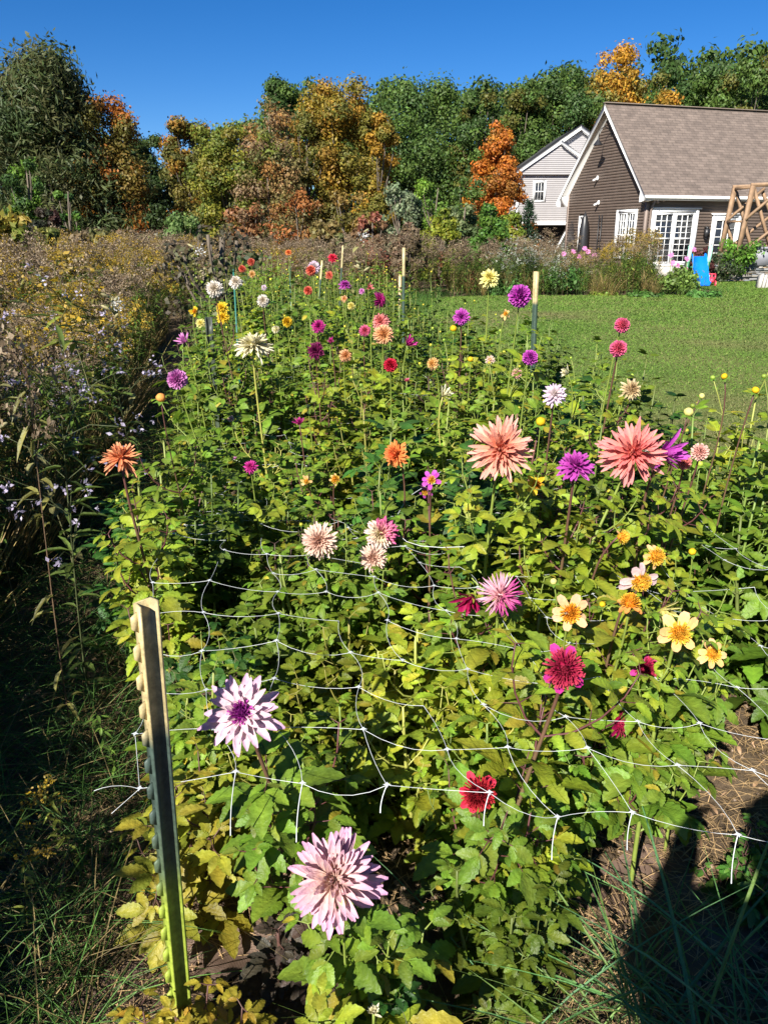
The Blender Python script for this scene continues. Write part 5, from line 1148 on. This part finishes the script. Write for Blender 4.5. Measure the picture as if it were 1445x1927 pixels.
o = tag(mb.build('closed_umbrella', M['black']), 'black folded garden umbrella standing by the gable wall right of the narrow window', 'umbrella'); o.location = hw(-.35, 4.0, 0)
mb = MB()
for k in (-.11, .11): bar(mb, (0, k, 0), (0, k, 2.45), .03)
for k in range(8): bar(mb, (.001, -.095, .3+k*.28), (.001, .095, .3+k*.28), .022)
o = tag(mb.build('ladder_trellis', M['black'], smooth=False), 'narrow black ladder trellis on the gable wall right of the folded umbrella', 'trellis'); o.location = hw(-.07, 3.2, 0); o.rotation_euler = (0, 0, HA)
# sage lean-to at the far side
sh = empty('lean_to_shed', hw(.8, W_+.02, 0), 'small sage green lean to with a white sloping rake behind the brown gable', 'shed', rz=HA)
mb = MB(); siding(mb, 0, 1.9, .1, 3.0, .13, lambda z: (0.02, max(.03, 1.9*(1-(z-1.0)/2.0)) if z > 1.0 else 1.9), (), 'y', 0., -1); mb.build('wall', M['sage'], sh, smooth=False)
mb = MB(); prism(mb, [(.03, 0, 0), (.03, 1.9, 0), (.03, 1.9, .95), (.03, 0, 2.95)], (3, 0, 0)); mb.build('body', M['sage'], sh, smooth=False)
mb = MB(); prism(mb, [(-.15, -.0, 2.92), (-.15, 2.1, .76), (-.15, 2.1, .92), (-.15, 0, 3.08)], (.12, 0, 0)); box(mb, (-.05, 1.82, 0), (.06, 1.93, .9)); mb.build('trim', M['white'], sh, smooth=False)
roof_plane(sh, [(-.2, 0, 3.1), (-.2, 2.15, .92), (3, 2.15, .92), (3, 0, 3.1)], [(0, 0), (0, 3), (3, 3), (3, 0)])
# grey two storey house
gh = empty('grey_house', (8.25, 52, 0), 'pale grey two storey house with white trim behind the brown one', 'house')
PK, EV, HWD = 7.55, 5.15, 3.6; s2 = (PK-EV)/HWD
obox(gh, 'wall', M['grey'], [((.05, .05, 2.35), (2*HWD-.05, 11, EV))]); obox(gh, 'lower_wall', M['dark'], [((.05, 1.5, 0), (2*HWD-.05, 11, 2.345))])
mb = MB(); prism(mb, [(.05, .08, EV+.002), (2*HWD-.05, .08, EV+.002), (HWD, .08, PK-.05)], (0, 10.9, 0)); mb.build('gable', M['grey'], gh, smooth=False)
mb = MB(); siding(mb, 0, 7.2, 2.3, PK, .11, lambda z: (.0, 7.2) if z < EV else ((z-EV)/s2, 7.2-(z-EV)/s2), [(1.0, 1.75, 3.55, 4.75), (4.1, 4.9, 3.55, 4.75)], 'x', 0., -1, .013)
mb.build('siding', M['grey'], gh, smooth=False)
PK2, H2 = 6.75, 2.42; s3 = (PK2-EV)/H2                       # lower front gable, its left eave shared with the roof
mb = MB(); siding(mb, 0, 4.84, EV-.05, PK2, .11, lambda z: (max(0, (z-EV)/s3), 4.84-max(0, (z-EV)/s3)), (), 'x', -.22, -1, .013); prism(mb, [(0.02, -.218, EV), (4.82, -.218, EV), (H2, -.218, PK2)], (0, .2, 0)); mb.build('front_gable', M['grey'], gh, smooth=False)
mb = MB()
def rake(mb, x0, z0, x1, z1, y, w_=.22, d=.3): prism(mb, [(x0, y, z0), (x1, y, z1), (x1, y, z1+w_), (x0, y, z0+w_)], (0, d, 0))
rake(mb, -.35, EV-.2, HWD, PK+.03, -.36); rake(mb, 7.55, EV-.2, HWD+.0, PK+.03, -.362); rake(mb, 5.1, EV-.12, H2, PK2+.05, -.60, .2, .26)
box(mb, (-.36, -.362, EV-.28), (.18, -.05, EV-.12)); box(mb, (-.01, -.05, 2.2), (.13, .06, EV-.28)); box(mb, (.13, -.045, 2.2), (7.1, .04, 2.38)); box(mb, (-.01, -.052, 0), (.13, .06, 2.2)); mb.build('trim', M['white'], gh, smooth=False)
rfm = mat_plain('dark_shingles', (.05, .05, .055), .9)
for a, b in (((-.4, EV-.0), (HWD, PK+.27)), ((7.6, EV-.0), (HWD, PK+.27))):
    mb = MB(); prism(mb, [(a[0], -.38, a[1]), (b[0], -.38, b[1]), (b[0], -.38, b[1]+.05), (a[0], -.38, a[1]+.05)], (0, 11.6, 0)); mb.build('roof', rfm, gh, smooth=False)
window(gh, 'x', 1.08, 3.62, .60, 1.06, 3, 2, 1, .10, 0, -1, 'window', False, True, .04); window(gh, 'x', 4.2, 3.62, .60, 1.06, 3, 2, 1, .10, 0, -1, 'window', False, True, .04)
mb = MB(); q = at(960, 428, 44); tube(mb, [(0, 0, 0), (0, 0, 1.9)], .03, 6); tube(mb, [(0, 0, 1.75), (0, 0, 1.85), (0, 0, 2.2)], [1.0, 1.0, .04], 8); o = tag(mb.build('patio_umbrella', M['canvas'], smooth=False), 'beige open patio umbrella left of the grey house', 'umbrella'); o.location = (q[0], 44, q[2]-2.15)

# ------------------------------------------------------------------ yard in front of the house
def mat_drystone():
    m, N, L = nodes_of('slate'); b = N['Principled BSDF']; b.inputs['Roughness'].default_value = .85
    a = N.new('ShaderNodeAttribute'); a.attribute_name = 'Col'; n = N.new('ShaderNodeTexNoise'); n.inputs['Scale'].default_value = 18; n.inputs['Detail'].default_value = 6
    r = N.new('ShaderNodeMapRange'); r.inputs['From Min'].default_value = .3; r.inputs['From Max'].default_value = .7; r.inputs['To Min'].default_value = .75; r.inputs['To Max'].default_value = 1.2; L.new(n.outputs[0], r.inputs['Value'])
    x = N.new('ShaderNodeMix'); x.data_type = 'RGBA'; x.blend_type = 'MULTIPLY'; x.inputs[0].default_value = 1; L.new(a.outputs['Color'], x.inputs[6]); L.new(r.outputs[0], x.inputs[7]); L.new(x.outputs[2], b.inputs['Base Color']); return m
mb = MB(); wx0, wx1, wy = 12.0, 19.0, 29.6
box(mb, (wx0+.05, wy+.12, 0), (wx1, wy+.35, .48), (.05, .045, .04)); z = 0
sc_ = [(.16, .16, .16), (.22, .20, .17), (.30, .22, .14), (.12, .13, .14), (.26, .24, .21)]
while z < .56:
    h_ = rng.uniform(.035, .08); x = wx0+rng.uniform(0, .2)
    while x < wx1:
        l = rng.uniform(.14, .5); d = rng.uniform(0, .08); t = rng.normal(0, .008)
        V = np.array([(x, wy+d, z), (x+l, wy+d+rng.normal(0, .02), z+t), (x+l, wy+.3, z), (x, wy+.3, z), (x+.01, wy+d+.015, z+h_*.9), (x+l-.015, wy+d+.015, z+h_*.9+t), (x+l, wy+.3, z+h_*.9), (x, wy+.3, z+h_*.9)])
        mb.add(V, np.array([(0,3,2,1),(4,5,6,7),(0,1,5,4),(1,2,6,5),(2,3,7,6),(3,0,4,7)]), np.array(sc_[rng.integers(0, 5)])*rng.uniform(.7, 1.4)); x += l+.01
    z += h_
tag(mb.build('stone_wall', mat_drystone(), smooth=False), 'low dry stacked slate wall at the far edge of the lawn', 'stone wall')
# slide
q = at(1322, 538, 26.6); sl = empty('garden_slide', (q[0], 26.6, 0), 'small blue plastic slide with mint rails on the lawn', 'slide', rz=R(-8))
mb = MB(); ch = [(-.26, 0, .06), (-.26, .25, .10), (-.24, .75, .62), (-.24, 1.05, .92), (-.24, 1.2, .95)]
prof = [(-1, .10), (-.86, .10), (-.80, .0), (.80, .0), (.86, .10), (1, .10)]
V = []; n = len(prof)
for c_ in ch:
    for a, b in prof: V.append((abs(c_[0])*a, c_[1], c_[2]+b))
for c_ in ch:
    for a, b in prof: V.append((abs(c_[0])*a, c_[1]+.02, c_[2]+b-.03))
F = []; m_ = len(ch)*n
for i in range(len(ch)-1):
    for j in range(n-1): a = i*n+j; F += [(a, a+1, a+n+1, a+n), (m_+a, m_+a+n, m_+a+n+1, m_+a+1)]
mb.add(V, np.array(F)); mb.build('chute', M['blue'], sl)
for k in (-1, 1):
    mb = MB(); bar(mb, (k*.33, 1.15, .55), (k*.33, 1.0, 1.22), .10, .16); tube(mb, [(k*.33, .98, 1.18), (k*.33, 1.06, 1.26), (k*.33, 1.16, 1.22)], .055, 8); mb.build('rail', M['mint'], sl, smooth=False)
    mb = MB(); bar(mb, (k*.33, 1.25, 0), (k*.33, 1.15, .95), .09, .30); bar(mb, (k*.33, .75, .02), (k*.33, 1.1, .55), .05, .08); mb.build('side_panel', M['pgreen'], sl, smooth=False)
mb = MB()
for k in range(4): bar(mb, (-.3, 1.35-.02*k, .15+k*.22), (.3, 1.35-.02*k, .15+k*.22), .05)
mb.build('ladder', M['pgreen'], sl, smooth=False)
q = at(1338, 528, 27.2); ty = empty('toy_tricycle', (q[0], 27.2, 0), 'little red plastic ride on toy right of the slide', 'toy', rz=R(70)); ty.scale = (.75, .75, .75); mb = MB(); ico(mb, (0, 0, .26), (.36, .15, .15)); bar(mb, (.24, 0, .3), (.3, 0, .52), .06); bar(mb, (.3, -.16, .52), (.3, .16, .52), .045); bar(mb, (-.28, -.12, .34), (-.38, -.12, .5), .05, .24); mb.build('body', M['red'], ty)
for a, b in ((.28, -.17), (.28, .17), (-.26, -.17), (-.26, .17)):
    mb = MB(); tube(mb, [(a, b-.03, .12), (a, b+.03, .12)], .12, 12); mb.build('wheel', M['red'], ty)
# timber lattice arch
la = empty('lattice_arch', (13.28, 30.25, .40), 'cedar timber arch with crossed diamond lattice at the right edge', 'arch', rz=R(6)); H_ = 2.9
for y_, nm in ((0, 'front_post'), (1.25, 'rear_post')):
    for x_ in (0, 2.3):
        mb = MB(); bar(mb, (x_-.25 if x_ == 0 else x_+.25, y_, .3), (x_, y_, H_), .16, .11); mb.build('post', M['wood'], la, smooth=False)
    mb = MB(); bar(mb, (-.05, y_+.06, H_+.04), (2.35, y_+.06, H_+.14), .08, .10); mb.build('top_beam', M['wood'], la, smooth=False)
    dy = y_+.005
    for (xa, za), (xb, zb_) in [((.08, H_-.1), (1.25, .35)), ((1.1, H_-.05), (2.45, .6)), ((1.15, H_-.02), (-.15, 1.75)), ((2.3, H_-.4), (-.22, .5)), ((-.12, 1.7), (.5, .35)), ((2.4, 1.5), (1.0, .3))]:
        mb = MB(); dy += .001; d0 = dy+(-.045 if xa > xb else .045); bar(mb, (xa, d0, za), (xb, d0, zb_), .085, .12, up=(0, 1, 0)); mb.build('lattice_bar', M['wood'], la, smooth=False)
for x_, z_ in ((0, H_), (2.3, H_), (-.14, 1.75), (2.44, 1.75)):
    mb = MB(); bar(mb, (x_, .06, z_-.05), (x_, 1.2, z_-.05), .08, .08); mb.build('cross_bar', M['wood'], la, smooth=False)
# grey deck box and pale slabs
q = at(1430, 510, 29.7); db = empty('deck_box', (q[0]+.15, 29.65, .585), 'grey resin storage box standing on the slate wall', 'storage box', rz=R(12)); obox(db, 'box', M['boxgrey'], [((-.45, -.02, 0), (.75, .6, .56))]); obox(db, 'lid', M['boxgrey'], [((-.47, -.05, .564), (.77, .62, .64))]); obox(db, 'handle', M['black'], [((-.1, -.07, .5), (.15, -.025, .54))])
sb = empty('stone_slabs', (12.05, 26.0, 0), 'upright pale stone slabs leaning on the lawn in front of the slate wall', 'slabs')
for k in range(3):
    mb = MB(); bar(mb, (k*.11, 0, 0), (k*.11+.10, .12, .42-.03*k), .05, .34, up=(0, 1, 0)); mb.build('slab', M['stone'], sb, smooth=False)
# border bed in front of the house
def border(n, kind, name, label, cat, hh, cond=None, wide=1.):
    px = rng.uniform(845, 1330, n); Y = rng.uniform(22.5, 28.5, n); lim = 22.9-(px-845)/485*.6; k = Y > lim; px, Y = px[k], Y[k]
    x = (px-722.5)/FPX*(Y*.9415+.3); p = np.stack([x, Y, np.zeros(len(x))], 1)
    tall = np.interp(px, [845, 1000, 1060, 1150, 1180, 1225, 1240, 1330], [1.1, 1.2, .95, 1.1, 1.45, 1.4, .65, .5]); ht = tall*hh*rng.uniform(.7, 1.1, len(x))
    if cond is not None: c = cond(px, Y); p, ht = p[c], ht[c]
    fill(name, kind, p, ht, label, cat, wide)
border(560, 'green', 'border_greens', 'green undergrowth of the flower border before the house', 'plants', .8, None, 1.2)
border(150, 'dry', 'border_seedheads', 'brown seed heads standing in the flower border', 'weeds', 1.1, lambda a, b: a < 1235)
border(130, 'gold', 'border_goldenrod', 'yellow brown goldenrod in the flower border', 'weeds', 1.1, lambda a, b: (a < 1235) & (a > 1050))
border(170, 'white', 'white_asters', 'cloud of small white asters in the left part of the border', 'wildflowers', 1.15, lambda a, b: (a < 1080) & (a > 900), 1.3)
border(160, 'grass', 'border_grass', 'straw coloured grasses in the flower border', 'grass', .8, lambda a, b: a < 1240)
BS = [(1215,560,22.5,70,(.06,.13,.025),'low dense green bush at the lawn edge of the border'),(1320,555,22.3,60,(.06,.14,.03),'dark green bush at the right end of the border'),(1270,510,24,110,(.10,.16,.03),'light green bush under the french door'),
 (1130,555,23.0,50,(.16,.22,.03),'bright yellow green plant at the lawn edge of the border'),(960,528,23.6,90,(.05,.12,.025),'broad leaved green squash plant behind the lemon bloom'),(1040,505,24.2,120,(.06,.14,.03),'large leaved plant behind the right cream topped post'),
 (1395,448,30.0,85,(.08,.17,.02),'rounded glossy green shrub inside the timber arch'),(1350,478,29.9,100,(.05,.07,.03),'dark green low shrub over the slate wall'),(1322,462,29.0,52,(.07,.025,.022),'dark red barberry behind the slide'),(1425,470,30.9,60,(.08,.14,.03),'green shrub at the right edge behind the storage box')]
for px, pyt, Y, wp, col, lab in BS:
    tree(px, pyt, Y, wp, [col, tuple(np.array(col)*1.3), tuple(np.array(col)*.7)], lab, 'column', nleaf=1500, nblob=18, name='bush', cat='bush', crown0=.0, lsize=.11, tr=.03)
FP = [(1060,478),(1078,474),(1090,483),(1106,474),(1118,480),(1100,468),(1265,495),(1275,499),(1292,487),(1290,508),(1262,480),(1305,470)]
for k, (px, py) in enumerate(FP):
    Y = 24.5 if px > 1200 else 26; c_ = at(px, py, Y); root = empty('cosmos', (c_[0], Y, 0), ['pink cosmos flower leftmost of the group before the gable wall', 'pink cosmos flower second from the left before the gable wall', 'low pink cosmos flower before the gable wall', 'pink cosmos flower under the folded black umbrella', 'pink cosmos flower rightmost of the group before the gable wall', 'highest pink cosmos flower of the group before the gable wall', 'pink cosmos flower in front of the foot of the french door', 'pink cosmos flower low at the foot of the french door', 'biggest pink cosmos flower left of the slide', 'low pink cosmos flower beside the blue chute', 'small pink cosmos flower against the left door leaf', 'small pink cosmos flower above the mint slide rail'][k], 'cosmos')
    st = MB(); tube(st, [(0, 0, 0), (.03, 0, c_[2]*.5), (0, 0, c_[2])], .008, 4, GRN); st.build('stem', M['stem'], root)
    mb = MB(); petals(mb, np.array([0, 0, c_[2]]), norm(np.array([rng.normal(0, .3), -.9, .5])), .085, 8, .0, .15, 1, .9, .3, .3, .25, .1, 0, ((.72, .22, .50), (.6, .2, .4), (.74, .28, .56)), 0.05, 0, 4); mb.build('bloom', M['petal'], root)

# ------------------------------------------------------------------ the photographer, standing behind the camera; the shadow at lower right is cast by this figure
def person():
    SC = 1.04
    root = empty('person', (.05, -.38, 0), 'person in dark clothes standing behind the camera with both hands raised', 'person')
    J = {'pelvis': (0, 0, .95), 'added_bagtop': (.16, -.1, 1.15), 'added_bag': (.30, -.12, .95), 'added_hood': (0, -.06, 1.50), 'waist': (0, 0, 1.08), 'chest': (0, .0, 1.30), 'neck': (0, .01, 1.49), 'head': (0, .03, 1.60), 'crown': (0, .02, 1.72),  # bag and hood are added, and the body widened, to broaden its cast shadow
         'hipL': (-.10, 0, .90), 'kneeL': (-.12, .02, .50), 'ankL': (-.13, -.01, .10), 'toeL': (-.15, .16, .04), 'hipR': (.10, 0, .90), 'kneeR': (.12, .02, .50), 'ankR': (.13, -.01, .10), 'toeR': (.16, .16, .04),
         'shL': (-.19, .0, 1.42), 'elL': (-.25, .12, 1.22), 'wrL': (-.13, .27, 1.40), 'shR': (.19, .0, 1.42), 'elR': (.36, .12, 1.22), 'wrR': (.11, .27, 1.40), 'paL': (-.10, .31, 1.45), 'paR': (.08, .31, 1.45)}
    Rr = dict(added_bagtop=.06, added_bag=.13, added_hood=.09, pelvis=.20, waist=.19, chest=.20, neck=.07, head=.10, crown=.08, hipL=.12, kneeL=.09, ankL=.07, toeL=.035, hipR=.12, kneeR=.09, ankR=.07, toeR=.035, shL=.09, elL=.07, wrL=.04, shR=.09, elR=.07, wrR=.03, paL=.036, paR=.036)
    E_ = [('waist','added_bagtop'),('added_bagtop','added_bag'),('chest','added_hood'),('pelvis','waist'),('waist','chest'),('chest','neck'),('neck','head'),('head','crown'),('pelvis','hipL'),('hipL','kneeL'),('kneeL','ankL'),('ankL','toeL'),('pelvis','hipR'),('hipR','kneeR'),('kneeR','ankR'),('ankR','toeR'),('chest','shL'),('shL','elL'),('elL','wrL'),('wrL','paL'),('chest','shR'),('shR','elR'),('elR','wrR'),('wrR','paR')]
    for s, k in ((-1, 'L'), (1, 'R')):
        p = np.array(J['pa'+k])
        for f in range(5):
            a = p+np.array([s*.022, 0, -.02+f*.014]) if f < 4 else p+np.array([0, -.01, .03]); t = a+np.array([-s*.03*(1 if f < 4 else .6), .035 if f < 4 else -.01, .0 if f < 4 else .03]); u_ = t+np.array([-s*.02, .0, .004])
            J[f'f{k}{f}a'] = tuple(a); J[f'f{k}{f}b'] = tuple(t); J[f'f{k}{f}c'] = tuple(u_)
            for q, r_ in (('a', .011), ('b', .009), ('c', .007)): Rr[f'f{k}{f}{q}'] = r_
            E_ += [('pa'+k, f'f{k}{f}a'), (f'f{k}{f}a', f'f{k}{f}b'), (f'f{k}{f}b', f'f{k}{f}c')]
    names = list(J); idx = {n_: i for i, n_ in enumerate(names)}
    me = bpy.data.meshes.new('body'); me.from_pydata([J[n_] for n_ in names], [(idx[a], idx[b]) for a, b in E_], [])
    o = bpy.data.objects.new('body', me); C.objects.link(o); o.parent = root; md = o.modifiers.new('skin', 'SKIN')
    for i, n_ in enumerate(names): v = me.skin_vertices[0].data[i]; v.radius = (Rr[n_], Rr[n_]); v.use_root = n_ == 'pelvis'
    root.scale = (SC, SC, SC); o.modifiers.new('sub', 'SUBSURF').render_levels = 2; me.materials.append(mat_plain('dark_jacket', (.05, .06, .09), .8))
    mb = MB(); ico(mb, (0, .03, 1.63), (.085, .10, .12), seg=16, rings=12); ico(mb, (0, .13, 1.62), (.014, .02, .02)); ico(mb, (-.088, .03, 1.62), (.012, .02, .03)); ico(mb, (.088, .03, 1.62), (.012, .02, .03)); mb.build('head', mat_plain('skin', (.5, .3, .2), .5), root)
    mb = MB(); ico(mb, (0, .0, 1.67), (.10, .11, .10), seg=14, rings=10); mb.build('hair', mat_plain('brown_hair', (.05, .03, .02), .6), root)
person()
